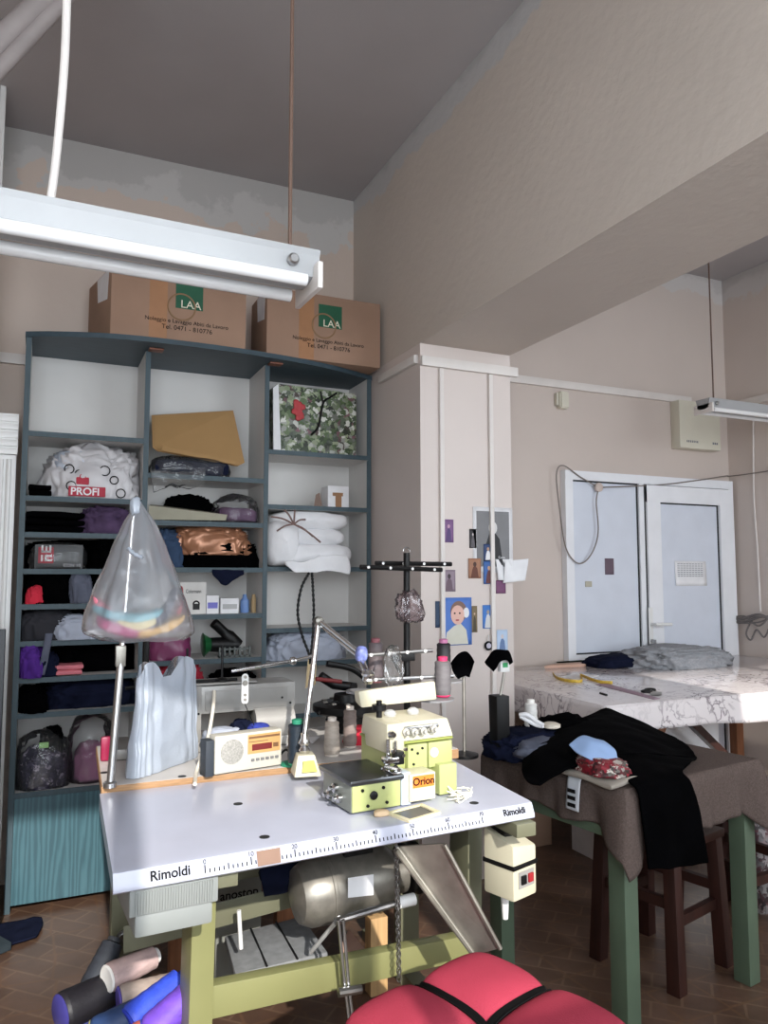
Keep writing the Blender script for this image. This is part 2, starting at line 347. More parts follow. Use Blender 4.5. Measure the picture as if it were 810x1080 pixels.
# window wall behind the camera
WT, WT2 = 2.98, 3.3
wf = MB()
for a, b in (((XL, 0), (XR, .8)), ((XL, WT), (2.6, ZC)), ((2.6, WT2), (4.35, ZC)), ((XL, .8), (-1.3, WT)), ((1.15, .8), (2.6, WT)), ((4.35, .8), (XR, ZC))):
    wf.box((a[0], YF-.1, a[1]), (b[0], YF, b[1]))
struct(wf.build('wall_front', M_wall, smooth=0))
def window(name, x0, x1, n, WT):
    m = MB()
    for i in range(n+1):
        x = x0+(x1-x0)*i/n; m.box((x-.035, YF-.09, .8), (x+.035, YF-.03, WT))
    for z in (.84, 1.72, WT-.05): m.box((x0, YF-.09, z-.03), (x1, YF-.03, z+.03))
    struct(m.build(name, M_white, smooth=0))
    l = bpy.data.lights.new(name+'_daylight', 'AREA'); l.shape = 'RECTANGLE'; l.size = x1-x0; l.size_y = WT-.8; l.cycles.is_portal = True
    o = bpy.data.objects.new(name+'_daylight', l); COL.objects.link(o); o.location = ((x0+x1)/2, YF-.11, (WT+.8)/2); o.rotation_euler = (pi/2, 0, 0)
window('window_1', -1.3, 1.15, 4, WT); window('window_2', 2.6, 4.35, 2, WT2)

# conduits and trims
sbox('trim_1', (XM-.0, YP-.022, P(480, 390.5, y=YP).z), (XP+.035, YP-.001, P(480, 380.5, y=YP).z), M_trim, .003)
for k, u in ((2, 465.5), (3, 518)):
    x = P(u, 560, y=YP).x; sbox('trim_%d' % k, (x-.011, YP-.016, .3), (x+.011, YP-.0005, P(480, 391, y=YP).z), M_trim, .003)
sbox('trim_4', (XP+.02, YB-.022, 2.615), (XR-.36, YB-.0005, 2.665), M_trim, .003)
sbox('trim_5', (-.221, YB-.025, P(12, 380, y=YB).z-.02), (-.06, YB-.0005, P(12, 380, y=YB).z+.03), M_trim, .003)
sbox('trim_6', (XM-.022, YP+.02, P(430, 383, x=XM).z-.03), (XM-.0005, 3.6, P(430, 383, x=XM).z+.01), M_trim, .003)
sbox('trim_7', (XR-.022, 1.5, 2.60), (XR-.0005, YB-.02, 2.65), M_trim, .003)
# fluted pilaster left of the shelving
pl = MB(); z1 = P(10, 480, y=3.7).z; z2 = P(10, 437, y=3.7).z
pl.box((-.36, 3.69, 0), (-.10, 3.699, z1))
for i in range(8): x = -.345+i*.031; pl.cyl((x, 3.686, .2), (x, 3.686, z1-.02), .011, seg=10)
for i in range(5):
    z = z1+i*(z2-z1)/5; pl.box((-.37, 3.672-.003*(i % 2), z), (-.095, 3.699, z+(z2-z1)/5-.008), .004)
pl.box((-.37, 3.68, z1), (-.096, 3.699, z2)); struct(pl.build('trim_8', M_white))
sbox('trim_9', (-.222, 3.66, z2+.05), (-.2, 3.699, ZC), M_white)
# heating pipes running up to the ceiling corner
for k, (a, b, r) in enumerate((((-60, 98), (150, -95), .035), ((-60, 136), (150, -88), .024))):
    o = MB().tube([P(*a, y=2.5), P(*b, y=2.5-.0)], r, 16).build('heating_pipe', mat('painted_pipe', (150, 142, 140), .5))
    tag(o, 'thick grey painted pipe crossing the ceiling corner, the upper of two' if k == 0 else 'thinner grey painted pipe crossing the ceiling corner, the lower of two', 'pipe', 'pipes in the ceiling corner')

# ================================================================== DOOR (PVC)
YD = YB-.001
def pz(v, u=680): return P(u, v, y=YB).z
xa, xb, xc = P(592, 560, y=YB).x, P(673, 560, y=YB).x, P(770, 600, y=YB).x
zt = 2.075
d1 = struct(MB().box((xa, YB-.05, 0), (xa+.06, YD, zt)).box((xb-.03, YB-.05, 0), (xb+.012, YD, zt)).box((xa+.0012, YB-.052, zt-.06), (xc-.0012, YD-.0005, zt-.0012)).box((xc-.045, YB-.05, 0), (xc, YD, zt)).box((xa+.0012, YB-.049, .0012), (xb, YD-.0005, .09)).box((xa+.0012, YB-.049, .76), (xb, YD-.0005, .9)).build('door_1', M_pvc, smooth=0))
MB().box((xa+.05, YB-.03, .08), (xb-.02, YD, zt-.05)).build('side_panel', M_pvcp, d1, smooth=0)
g = MB()
x0, x1, z0, z1_ = xa+.06, xb-.03, .9, zt-.06
for a, b in (((x0, z0), (x1, z0+.009)), ((x0, z1_-.009), (x1, z1_)), ((x1-.009, z0), (x1, z1_)), ((x0, z0), (x0+.004, z1_))): g.box((a[0], YB-.036, a[1]), (b[0], YB-.03, b[1]))
g.build('gasket', M_rubber, d1, smooth=0)
x0, x1 = xb+.012, xc-.045
lf = MB(); zz = [(0, .16), (.74, .9), (1.96-.04, 2.012)]
lf.box((x0+.008, YB-.07, .01), (x0+.125, YD-.01, 2.008)).box((x1-.11, YB-.07, .01), (x1-.008, YD-.01, 2.008))
for a, b in ((.01, .14), (.755, .875), (1.895, 2.008)): lf.box((x0+.008, YB-.0695, a), (x1-.008, YD-.01, b))
leaf = lf.build('door_leaf', M_pvc, d1, smooth=0)
MB().box((x0+.11, YB-.045, .1), (x1-.1, YD-.012, 1.92)).build('leaf_panel', M_pvcp, leaf, smooth=0)
g = MB(); X0, X1 = x0+.125, x1-.11
for A, B in ((.875, 1.895), (.14, .755)):
    for a, b in (((X0, A), (X1, A+.009)), ((X0, B-.009), (X1, B)), ((X1-.009, A), (X1, B)), ((X0, A), (X0+.004, B))): g.box((a[0], YB-.051, a[1]), (b[0], YB-.045, b[1]))
g.box((x0, YB-.055, .01), (x0+.007, YB-.04, 2.01)).build('gasket', M_rubber, leaf, smooth=0)
hx = P(686, 659, y=YB-.07).x; hz = 1.06
MB().box((hx-.018, YB-.078, hz-.13), (hx+.018, YB-.07, hz+.13), .004).tube([(hx, YB-.08, hz+.02), (hx, YB-.12, hz+.02), (hx+.13, YB-.125, hz+.018)], .011, 10).build('door_handle', M_white, leaf)
k = MB().cyl((hx, YB-.079, hz-.09), (hx, YB-.09, hz-.09), .012).box((hx-.004, YB-.115, hz-.11), (hx+.004, YB-.09, hz-.08))
for i in range(4): k.box((hx-.012+i*.008, YB-.112+i*.003, hz-.17+i*.004), (hx-.006+i*.008, YB-.108+i*.003, hz-.1))
tag(k.build('key_bunch', M_steel), 'bunch of keys hanging from the lock of the white door', 'keys')
def sheet(name, label, cat, u0, v0, u1, v1, y, m, lean=0, group=None, pw=0):
    a, b = P(u0, v1, y=y), P(u1, v0, y=y); mb = MB()
    def f(s, t): return V((a.x+(b.x-a.x)*s+lean*t, y-.0018-pw*(s-.5)**2*4*(1-t), a.z+(b.z-a.z)*t))
    mb.grid(f, 8, 8); return tag(mb.build(name, m, solid=.0012), label, cat, group)
pp = sheet('notice_sheet', 'white printed table taped to the white door leaf', 'paper', 712, 592, 744, 618, YB-.046, M_paper, pw=.006)
lines = MB(); a, b = P(714, 616, y=YB-.05), P(742, 593, y=YB-.05)
for i in range(7):
    z = b.z-.012-i*.014
    for j in range(9):
        x = a.x+.006+j*(b.x-a.x-.012)/9; lines.box((x, YB-.0535, z-.0028), (x+(b.x-a.x)/9*.72, YB-.0525, z+.0012))
lines.build('printed_rows', flat('print_grey', 110, 112, 122), pp, smooth=0)
c1 = sheet('prayer_card', 'small dark picture card stuck on the narrow white door panel', 'picture', 638, 589, 647, 606, YB-.031, flat('card_dark', 96, 80, 92))
sheet('sticker', 'small beige sticker on the narrow white door panel below the picture card', 'sticker', 617, 613, 624, 619, YB-.031, flat('card_beige', 176, 172, 156))
# wall fittings on the workroom wall
a, b = P(716, 472, y=3.93), P(757, 427, y=3.93)
ab = thing('alarm_box', 'cream metal alarm box high on the wall above the door', 'box', ((a.x+b.x)/2, YB-.04, a.z))
MB().box((a.x, YB-.085, a.z), (b.x, YB-.001, b.z), .006).build('housing', mat('alarm_cream', (206, 202, 186), .4, var=.03), ab)
g = MB()
for i in range(7): g.box((a.x+.06+i*.016, YB-.0865, a.z+.04), (a.x+.068+i*.016, YB-.0845, a.z+.055))
for i in range(3): g.box((b.x-.08+i*.018, YB-.0865, a.z+.04), (b.x-.068+i*.018, YB-.0845, a.z+.055))
g.build('marking', flat('print_grey', 110, 112, 122), ab, smooth=0)
a = P(595, 421, y=3.96); o = MB().prism([(a.x-.035, YB-.001, a.z-.06), (a.x+.035, YB-.001, a.z-.06), (a.x+.035, YB-.001, a.z+.05), (a.x-.035, YB-.001, a.z+.05)], (0, -.05, 0), .008).box((a.x-.05, YB-.03, a.z-.04), (a.x-.036, YB-.001, a.z+.04))
tag(o.build('motion_sensor', mat('alarm_cream', (206, 202, 186), .4)), 'small beige motion sensor below the wall conduit', 'sensor')
def cable(name, label, pts, r, m, y=None, n=60, group=None):
    return tag(MB().tube(spline([p if isinstance(p, Vector) else P(p[0], p[1], y=y) for p in pts], n), r, 8).build(name, m), label, 'cable', group)
M_cab = mat('grey_cable', (120, 112, 106), .6)
rb = thing('cable_rosette', 'round junction rosette with a dangling loop of cable over the white door', 'cable', P(631, 514, y=YB-.06))
c = P(631, 514, y=YB-.055); MB().lathe(c, [(.03, -.006), (.03, .012), (.02, .018)], (0, -1, 0), 18).build('rosette', mat('rosette_beige', (190, 176, 168), .5), rb)
MB().tube(spline([P(q[0], q[1], y=YB-.062) for q in ((631, 514), (612, 503), (594, 491), (587, 500), (590, 535), (596, 575), (606, 592), (616, 593), (626, 580), (631, 560), (629, 530), (631, 516))], 80), .0042, 8).build('cord', M_cab, rb)
MB().tube(spline([P(q[0], q[1], y=YB-.062) for q in ((633, 514), (660, 513), (700, 511), (740, 506), (766, 502))]+[V((XR-.02, YB-.08, P(768, 503, y=YB).z)), V((XR-.012, 3.2, P(768, 503, y=YB).z)), V((XR-.012, 2.4, P(768, 503, y=YB).z))], 60), .0042, 8).build('feed_cord', M_cab, rb)
# cable bundle on right wall
cbm = MB()
cx = XR-.035
for i in range(6):
    pts = [P(772+random.uniform(-4, 4), 655+random.uniform(-3, 3), x=cx), P(785, 652+random.uniform(-8, 6), x=cx), P(800, 655+random.uniform(-8, 8), x=cx-.02), P(812, 653+random.uniform(-5, 5), x=cx)]
    cbm.tube(spline(pts, 20), .006, 6)
cbm.tube(spline([P(792, 655, x=cx), P(787, 668, x=cx), P(792, 675, x=cx), P(798, 664, x=cx), P(806, 672, x=cx), P(812, 660, x=cx)], 30), .006, 6)
tag(cbm.build('cable_bundle', mat('mixed_cable', (112, 106, 104), .6)), 'tangled bundle of tied cables on the right wall beside the door', 'cable')
tag(MB().tube(spline([V((XR-.008, P(795, 420, x=XR).y, 2.6)), P(795, 520, x=XR-.008), P(799, 580, x=XR-.008), P(802, 645, x=XR-.02)], 30), .006, 8).build('wall_cable', M_trim), 'pale cable running down the right wall into the tied bundle', 'cable')

# ================================================================== FLUORESCENT LAMPS
def fluo(label, right_end, length, sgn, y, zt, rod_x, group):
    """twin batten: housing, two tubes, end plates; right_end x if sgn<0 else left end"""
    x1 = right_end; x0 = x1+sgn*length; lo, hi = min(x0, x1), max(x0, x1)
    t = thing('fluorescent_lamp', label, 'lamp', ((lo+hi)/2, y, zt-.1), group)
    prof = [(-.055, 0), (.055, 0), (.05, -.012), (.042, -.055), (.02, -.062), (-.02, -.062), (-.042, -.055), (-.05, -.012)]
    MB().prism([(lo, y+a, zt+b) for a, b in prof], (hi-lo, 0, 0)).build('housing', M_lampw, t, smooth=0)
    for s in (-1, 1):
        MB().cyl((lo+.03, y+s*.05, zt-.068), (hi-.03, y+s*.05, zt-.068), .0135, seg=16).build('tube', mat('tube_glass', (222, 222, 222), .15, var=.02), t)
    for x, d in ((lo, 1), (hi, -1)):
        MB().box((x, y-.072, zt-.088), (x+d*.012, y+.072, zt-.03), .004).build('end_plate', M_trim, t)
    xs = x1+sgn*.06
    MB().lathe((xs, y-.049, zt-.03), [(.012, 0), (.012, .01), (.008, .014)], (0, -1, 0), 14).build('starter', M_steel, t)
    MB().cyl((rod_x, y, zt), (rod_x, y, ZC), .0045, seg=8).build('hanger_rod', mat('rusty_rod', (96, 74, 62), .6), t)
    return t
y = 1.5; e = P(334, 268, y=y)
f1 = fluo('white twin tube fluorescent lamp hanging large in the left foreground', e.x, 1.25, -1, y, e.z, P(312, 120, y=y).x, 'ceiling batten lamps')
MB().tube(spline([P(54, 206, y=y+.02), P(60, 160, y=y+.02), P(68, 70, y=y+.02), P(71, 0, y=y+.02), P(73, -120, y=y+.02), P(74, -340, y=y+.02)], 30), .008, 10).build('feed_conduit', M_trim, f1)
f1.rotation_euler.z = .03; f1.location.y += .015
y = 3.35; e = P(741, 421, y=y)
f2 = fluo('white twin tube fluorescent lamp hanging in the workroom at right', e.x, 1.25, 1, y, e.z, P(750, 350, y=y).x, 'ceiling batten lamps')

# ================================================================== SHELVING
YS, YK = 3.648, 3.97
xA, xB, xC, xD = -.078, .4405, 1.012, 1.585; TKN = .022
bk = thing('shelving_unit', 'tall teal edged white shelving unit with bowed top against the back wall', 'shelving', (.75, 3.8, 0))
def panel(name, x, yf, z0=.0, z1=2.447, teal=False):
    p = MB().box((x-TKN/2, yf+.004, z0), (x+TKN/2, YK, z1)).build(name, M_tealw if teal else M_inner, bk, smooth=0)
    MB().box((x-TKN/2-.0006, yf, z0), (x+TKN/2+.0006, yf+.004, z1)).build('edge_band', M_teal, p, smooth=0); return p
panel('side_panel', xA+.011, YS); panel('divider', xB, YS); panel('divider', xC, YS); panel('side_panel', xD, 3.70)
MB().box((xA+.022, YK-.008, .05), (xD-.011, YK-.001, 2.447)).build('back_panel', M_inner, bk, smooth=0)
fr = spline([V((xA-.004, 3.645, 0)), V((.06, 3.58, 0)), V((.30, 3.512, 0)), V((.6, 3.495, 0)), V((.95, 3.515, 0)), V((1.3, 3.585, 0)), V((xD+.02, 3.71, 0))], 24)
MB().prism([(p.x, p.y, 2.447) for p in fr]+[(xD+.02, YK, 2.447), (xA-.004, YK, 2.447)], (0, 0, .023)).build('top_board', mat('teal_top_board', (50, 68, 78), .5, var=.15, scale=20, stretch=(.6, 4, 4)), bk, smooth=0)
ZA = [2.032, 1.747, 1.588, 1.4285, 1.276, 1.118, .963, .8145, .485]; ZB = [1.874, 1.655, 1.437, 1.217, 1.009, .80, .485]; ZC_ = [2.0275, 1.752, 1.4426, 1.141, .973, .72, .485]
def shelf(x0, x1, z, yf):
    p = MB().box((x0, yf+.004, z-TKN), (x1, YK-.008, z)).build('shelf', M_inner, bk, smooth=0)
    MB().box((x0, yf, z-TKN-.0005), (x1, yf+.004, z+.0005)).build('edge_band', M_teal, p, smooth=0)
for z in ZA: shelf(xA+.022, xB-.011, z, YS+.004)
for z in ZB: shelf(xB+.011, xC-.011, z, YS+.004)
for z in ZC_: shelf(xC+.011, xD-.011, z, YS+.03)
for x0, x1 in ((xA+.022, xB-.011), (xB+.011, xC-.011), (xC+.011, xD-.011)):
    MB().box((x0+.002, YS+.003, .03), (x1-.002, YS+.021, .462)).build('door', M_tealw, bk, smooth=0)
for x in (xB+.03, xC+.03): MB().box((x-.035, 3.58, 2.438), (x+.03, 3.63, 2.4465), .003).build('corner_bracket', mat('bracket_brown', (120, 70, 50), .5), bk)

# cartons on top
def carton(label, uv0, uv1, top_dv, depth, seed):
    a, b = P(*uv0, z=2.471), P(*uv1, z=2.471); yf = max(3.53, (a.y+b.y)/2); a = P(*uv0, y=yf); b = P(*uv1, y=yf); h = P(uv1[0], top_dv, y=yf).z-2.471
    a.z = b.z = 2.471
    t = thing('cardboard_carton', label, 'box', ((a.x+b.x)/2, yf+depth/2, 2.471), 'printed cartons on top of the shelving')
    sk_ = -.075 if seed == 1 else 0
    MB().hexa([(a.x, yf, 2.471), (b.x, yf, 2.471), (b.x, yf+depth, 2.471), (a.x+sk_, yf+depth, 2.471), (a.x, yf, 2.471+h), (b.x, yf, 2.471+h), (b.x, yf+depth, 2.471+h), (a.x+sk_, yf+depth, 2.471+h)], .003).build('carton_body', M_card, t)
    w = b.x-a.x; zc = 2.471
    MB().box((a.x+.27*w, yf-.0008, zc+.002), (a.x+.40*w, yf+.001, zc+h-.002)).build('packing_tape', mat('brown_tape', (160, 116, 82), .35), t, smooth=0)
    pr = MB(); lx, lz = a.x+(.46 if seed == 1 else .44)*w, zc+h*.55
    lg = MB().box((lx, yf-.0012, lz-.012), (lx+.125, yf, lz+.105)).build('green_square', flat('print_green', 22, 84, 58), t, smooth=0)
    MB().tube([(lx+.028+.062*cos(i*pi/15), yf-.002, lz-.006+.062*sin(i*pi/15)) for i in range(31)], .004, 6).build('ring_mark', flat('print_ochre', 140, 110, 80), t)
    text('LAA', .052, (lx+.022, yf-.0016, lz-.008), (1, 0, 0), (0, 0, 1), flat('print_pale', 226, 220, 200), t)
    text('Noleggio e Lavaggio Abiti da Lavoro', .026, (lx+.055, yf-.0005, zc+h*.28), (1, 0, 0), (0, 0, 1), M_ink, t, align='CENTER')
    text('Tel. 0471 - 810776', .030, (lx+.055, yf-.0005, zc+h*.28-.032), (1, 0, 0), (0, 0, 1), M_ink, t, align='CENTER')
    MB().prism([(a.x-.0015+sk_*k_, yf+depth*k_, zc+h*j_) for k_, j_ in ((.1, .98), (.6, .98), (.55, .62), (.14, .55))], (-.001, 0, 0)).build('shipping_label', M_paper, t, smooth=0)
    return t
carton('brown carton with green square logo on shelving top, nearer the left wall', (116, 351), (259, 368), 302, .34, 1)
carton('brown carton with green square logo on shelving top, in the corner by the beam wall', (281, 373), (401, 389), 321, .30, 2)

# ---- things on the shelves
def on(u0, u1, vt, z, y=3.78):
    a, b = P(u0, vt, y=y), P(u1, vt, y=y); return (a.x+b.x)/2, abs(b.x-a.x), max(.015, (a.z+b.z)/2-z)
def cloth(label, u0, u1, vt, z, m, seed, y=3.79, dep=.24, amp=.25, name='folded_cloth', cat='cloth', group='clothes stowed on the shelves', lev=5, fold=3.0):
    cx, wd, h = on(u0, u1, vt, z, y-dep/2+.03); h = min(h, .26)
    return tag(MB().blob((cx, y, z+.001), (wd*.92, dep, h), seed, amp, fold, lev, .5).clamp(cx).build(name, m, smooth=180), label, cat, group)
def folds(label, u0, u1, vt, z, m, seed, n=3, y=3.79, dep=.24, name='folded_cloth', cat='cloth', group='clothes stowed on the shelves', amp=.01):
    cx, wd, h = on(u0, u1, vt, z, y-dep/2+.03); mb = MB()
    for i in range(n): mb.slab((cx+random.uniform(-.006, .006), y, z+.003+i*h/n), (wd*.95, dep, h/n*.98), seed+i, min(amp, h/n*.25))
    return tag(mb.clamp(cx).build(name, m, smooth=60), label, cat, group)
# bay 1
folds('small black folded cloth left of the printed carrier bag', 30, 55, 512, ZA[1], M_blackc, 1, 2)
pb = thing('carrier_bag', 'crumpled white carrier bag with red shopping print on the upper left shelf', 'bag', (P(97, 500, y=3.75).x, 3.76, ZA[1]))
cx, wd, h = on(50, 145, 470, ZA[1], 3.7)
MB().blob((cx, 3.79, ZA[1]+.001), (wd*.92, .22, h*.9), 5, .3, 2.2, 5, .55).clamp(cx).build('bag_body', mat('grey_white_polythene', (196, 194, 196), .35, var=.12, scale=9), pb, smooth=180)
MB().blob((cx-.07, 3.74, ZA[1]+h*.66), (.17, .1, .10), 8, .22, 2.4, flat=False).build('knotted_top', M_wbag, pb, smooth=180)
ax = P(72, 520, y=3.66).x
MB().box((ax, 3.650, ZA[1]+.006), (ax+.155, 3.668, ZA[1]+.05), .003).build('red_band', flat('print_red', 168, 28, 52), pb)
text('PROFI', .046, (ax+.008, 3.650, ZA[1]+.012), (1, 0, 0), (0, 0, 1), M_paper, pb, bold=.001)
q = MB().box((ax+.03, 3.650, ZA[1]+.058), (ax+.085, 3.668, ZA[1]+.092), .006); q.tube([(ax+.045+.012*(1-cos(i*pi/8)), 3.652, ZA[1]+.09+.016*sin(i*pi/8)) for i in range(9)], .0025, 6)
q.build('red_bag_print', flat('print_red', 168, 28, 52), pb)
fo = MB()
for x, z, r in ((-.10, .15, .02), (-.06, .13, .014), (.05, .15, .022), (.09, .1, .018), (-.09, .06, .02), (.12, .03, .02)):
    fo.tube([(cx+x+r*cos(i*pi/6), 3.66-.05*abs(x)+.012*(z > .12), ZA[1]+z*.85+r*sin(i*pi/6)) for i in range(13)], .0028, 6)
fo.build('ring_prints', M_ink, pb)
folds('flat black and white folders stacked on the third left shelf', 27, 92, 541, ZA[2], M_blackc, 11, 3)
cloth('dark plum patterned cloth at the right of the third left shelf', 84, 140, 537, ZA[2], M_plum, 12)
eb = thing('shoe_box', 'dark grey box with red logo square wrapped in clear film', 'box', (P(55, 600, y=3.75).x, 3.77, ZA[3]))
a, b = P(37, 574, y=3.67), P(87, 600, y=3.67)
MB().box((a.x, 3.675, ZA[3]+.001), (b.x, 3.86, a.z), .002).build('box_body', flat('box_grey', 78, 80, 82), eb)
MB().box((a.x+.014, 3.6735, ZA[3]+.025), (a.x+.076, 3.6748, a.z-.012)).build('red_square', flat('print_red', 188, 48, 78), eb, smooth=0)
k = MB(); X, Z = a.x+.022, ZA[3]+.034
for dx, dz, w_, h_ in ((.004, .038, .04, .008), (.004, .04, .008, .03), (.02, .04, .008, .026), (.036, .04, .008, .03), (.003, .0, .008, .028), (.018, .0, .03, .008), (.018, .02, .03, .008), (.018, .0, .008, .026)): k.box((X+dx, 3.6722, Z+dz), (X+dx+w_, 3.6736, Z+dz+h_))
k.build('logo_letters', M_paper, eb, smooth=0)
text('CON 10', .02, (b.x-.08, 3.6748, ZA[3]+.01), (1, 0, 0), (0, 0, 1), M_paper, eb)
MB().blob(((a.x+b.x)/2, 3.768, ZA[3]+.001), ((b.x-a.x)*1.25, .225, a.z-ZA[3]+.012), 3, .04, 2, pw=.35).build('clear_film', M_clear, eb, smooth=180)
cloth('black clothes to the right of the boxed shoes', 98, 152, 570, ZA[3], M_blackc, 14)
cloth('black clothes heap on the fifth left shelf with a red corner in front', 30, 78, 608, ZA[4], M_blackc, 15)
cloth('small red cloth poking from the black heap', 28, 46, 620, ZA[4], M_red, 16, y=3.69, dep=.07)
cloth('slate grey cloth hanging at the right of the fifth left shelf', 74, 97, 606, ZA[4], M_ggrey, 17, y=3.72, dep=.12)
cloth('black clothes behind the hanging bag on the fifth left shelf', 97, 152, 612, ZA[4], M_blackc, 18)
for i_, (k_, vt_) in enumerate(((2, 552), (3, 572), (4, 608), (5, 647), (6, 684), (7, 722))):  # extra black clothes added at the back to darken the left shelf bays
    cloth('black clothes packed along the back of the %s left shelf from the top' % ('third', 'fourth', 'fifth', 'sixth', 'seventh', 'eighth')[i_], 20, 156, vt_, ZA[k_], M_blackc, 110+i_, y=3.885, dep=.14, name='dark_filler_clothes')
cloth('charcoal clothes heap on the sixth left shelf', 22, 82, 646, ZA[5], mat('charcoal_cloth', (38, 38, 44), .9), 19)
cloth('crumpled light grey garment with white ties on the sixth left shelf', 56, 112, 652, ZA[5], M_bcloth, 20, y=3.73, dep=.16, amp=.24)
cloth('black garment at the right of the sixth left shelf', 104, 152, 648, ZA[5], M_blackc, 21)
cloth('purple cloth at the left end of the seventh left shelf', 20, 46, 683, ZA[6], M_purple, 22, y=3.75)
cloth('navy denim garment bunched beside the purple cloth', 40, 62, 690, ZA[6], M_navy, 23, y=3.70, dep=.1)
folds('folded salmon pink cloth on the seventh left shelf', 56, 88, 701, ZA[6], M_pink, 24, 2, y=3.71, dep=.12)
cloth('black clothes at the back of the seventh left shelf', 60, 152, 680, ZA[6], M_blackc, 25, y=3.86, dep=.17)
st = spline([P(52, 668, y=3.645), P(49, 684, y=3.637), P(46, 700, y=3.638), P(43, 712, y=3.64)], 12)
m_ = MB(); m_.grid(lambda s, t: catmull(st, t)+V(((s-.5)*.03, 0, 0)), 4, 12); tag(m_.build('cloth_strap', M_ggrey, solid=.003), 'grey cloth strap hanging over the sixth left shelf edge', 'strap')
cloth('navy clothes heap filling the eighth left shelf', 50, 152, 720, ZA[7], M_navy, 26, y=3.82)
cloth('dark navy bundle at the left end of the eighth left shelf', 18, 50, 730, ZA[7], M_blackc, 27, y=3.76)
b9 = thing('plastic_sack', 'clear plastic sack of dark spotted cloth at the bottom left of the shelving', 'bag', (P(47, 815, y=3.74).x, 3.75, ZA[8]))
cx, wd, h = on(17, 76, 775, ZA[8], 3.68)
MB().blob((cx, 3.76, ZA[8]+.002), (wd*.8, .18, h*.72), 31, .16, 2.4).clamp(cx).build('spotted_cloth', M_spot, b9, smooth=180)
MB().blob((cx, 3.76, ZA[8]+.001), (wd*.96, .2, h), 32, .12, 2.0).clamp(cx).build('clear_wrap', M_clear, b9, smooth=180)
c9 = thing('plastic_sack', 'clear plastic sack holding mauve cloth at the right of the bottom shelf', 'bag', (P(92, 800, y=3.74).x, 3.78, ZA[8]))
cx, wd, h = on(68, 122, 758, ZA[8], 3.70)
MB().blob((cx+.02, 3.80, ZA[8]+.002), (wd*.75, .18, h*.55), 33, .14).clamp(cx).build('mauve_cloth', mat('mauve_cloth', (142, 92, 122), .85), c9, smooth=180)
MB().blob((cx+.01, 3.80, ZA[8]+.001), (wd*.9, .22, h), 34, .1).clamp(cx).build('clear_wrap', M_clear, c9, smooth=180)
o = cloth('black garment with a green label on top of the spotted sack', 44, 66, 770, ZA[8]+.14, M_blackc, 35, y=3.76, dep=.1)
lb = P(46, 786, y=3.70); MB().box((lb.x-.018, 3.699, lb.z-.012), (lb.x+.02, 3.703, lb.z+.012), .002).build('green_label', flat('label_green', 150, 200, 120), o)
# bay 2
a, b = P(160, 437, y=3.74), P(252, 490, y=3.74)
cbp = MB(); q = [P(160, 438, y=3.80), P(246, 433, y=3.80), P(258, 488, y=3.70), P(250, 492, y=3.69), P(166, 476, y=3.71), P(161, 472, y=3.72)]
q = [V((max(p.x, xB+.016), p.y, max(p.z, ZB[0]+.006))) for p in q]
cbp.prism(q, (0, .006, .002)); cb = cbp.build('cardboard_sheet', M_card2, smooth=0); tag(cb, 'tan cardboard sheet leaning on the top middle shelf', 'cardboard')
MB().prism([P(172, 470, y=3.69), P(256, 488, y=3.675), P(252, 491, y=3.672), P(170, 475, y=3.685)], (0, .004, .0)).build('folded_flap', M_card2, cb, smooth=0)
n1 = thing('wrapped_garment', 'navy garment in glossy clear plastic under the tan cardboard sheet', 'garment', (P(203, 500, y=3.72).x, 3.74, ZB[0]))
cx, wd, h = on(160, 246, 481, ZB[0], 3.66); cx = max(cx, xB+.02+wd/2)
MB().slab((cx, 3.74, ZB[0]+.003), (wd*.9, .14, h*.8), 3, .012).clamp(cx).build('navy_cloth', M_navy, n1, smooth=60)
MB().blob((cx, 3.74, ZB[0]+.001), (wd, .17, h), 36, .1, 2.6, pw=.4).clamp(cx).build('clear_wrap', M_clear, n1, smooth=180)
rows = [[P(u, v, y=3.645-.004*k) for u in (160, 180, 200, 216)] for k, v in enumerate((497, 503, 510))]+[[P(162, 519, y=3.63), P(180, 514, y=3.62), P(200, 516, y=3.62), P(212, 513, y=3.63)]]
patch(rows, 24, 14, .012, 30, 3).build('hanging_wrap', M_clear, n1, smooth=180, solid=.0006)
o = MB().hexa([P(157, 548, y=3.66), P(238, 549, y=3.66), P(240, 549, y=3.80), P(160, 548, y=3.80), P(157, 533, y=3.66), P(240, 543, y=3.66), P(240, 542, y=3.80), P(160, 532, y=3.80)])
for v in o.b.verts: v.co.z = max(v.co.z, ZB[1]+.001); v.co.x = max(v.co.x, xB+.013)
tag(o.build('grey_beige_board', mat('khaki_board', (140, 136, 116), .5), smooth=0), 'long khaki grey board lying on the second middle shelf', 'board')
cloth('rolled black cloth lying behind the khaki board', 173, 222, 524, ZB[1]+.02, M_blackc, 37, y=3.88, dep=.1, amp=.2)
n2 = thing('wrapped_garment', 'purple garment in crinkled clear plastic at the right of the second middle shelf', 'garment', (P(255, 545, y=3.74).x, 3.75, ZB[1]))
cx, wd, h = on(228, 280, 522, ZB[1], 3.68)
MB().slab((cx-.01, 3.76, ZB[1]+.003), (wd*.75, .15, h*.5), 8, .014).clamp(cx).build('purple_cloth', mat('dark_purple_cloth', (78, 44, 78), .7), n2, smooth=60)
MB().blob((cx-.01, 3.76, ZB[1]+.001), (wd*.85, .2, h), 38, .14, 2.6).clamp(cx).build('clear_wrap', M_clear, n2, smooth=180)
cloth('denim blue garment at the left of the third middle shelf', 166, 196, 562, ZB[2], M_denim, 39, y=3.76, dep=.16)
cloth('black garments heaped across the third middle shelf', 182, 274, 570, ZB[2], M_blackc, 40, y=3.79, dep=.2)
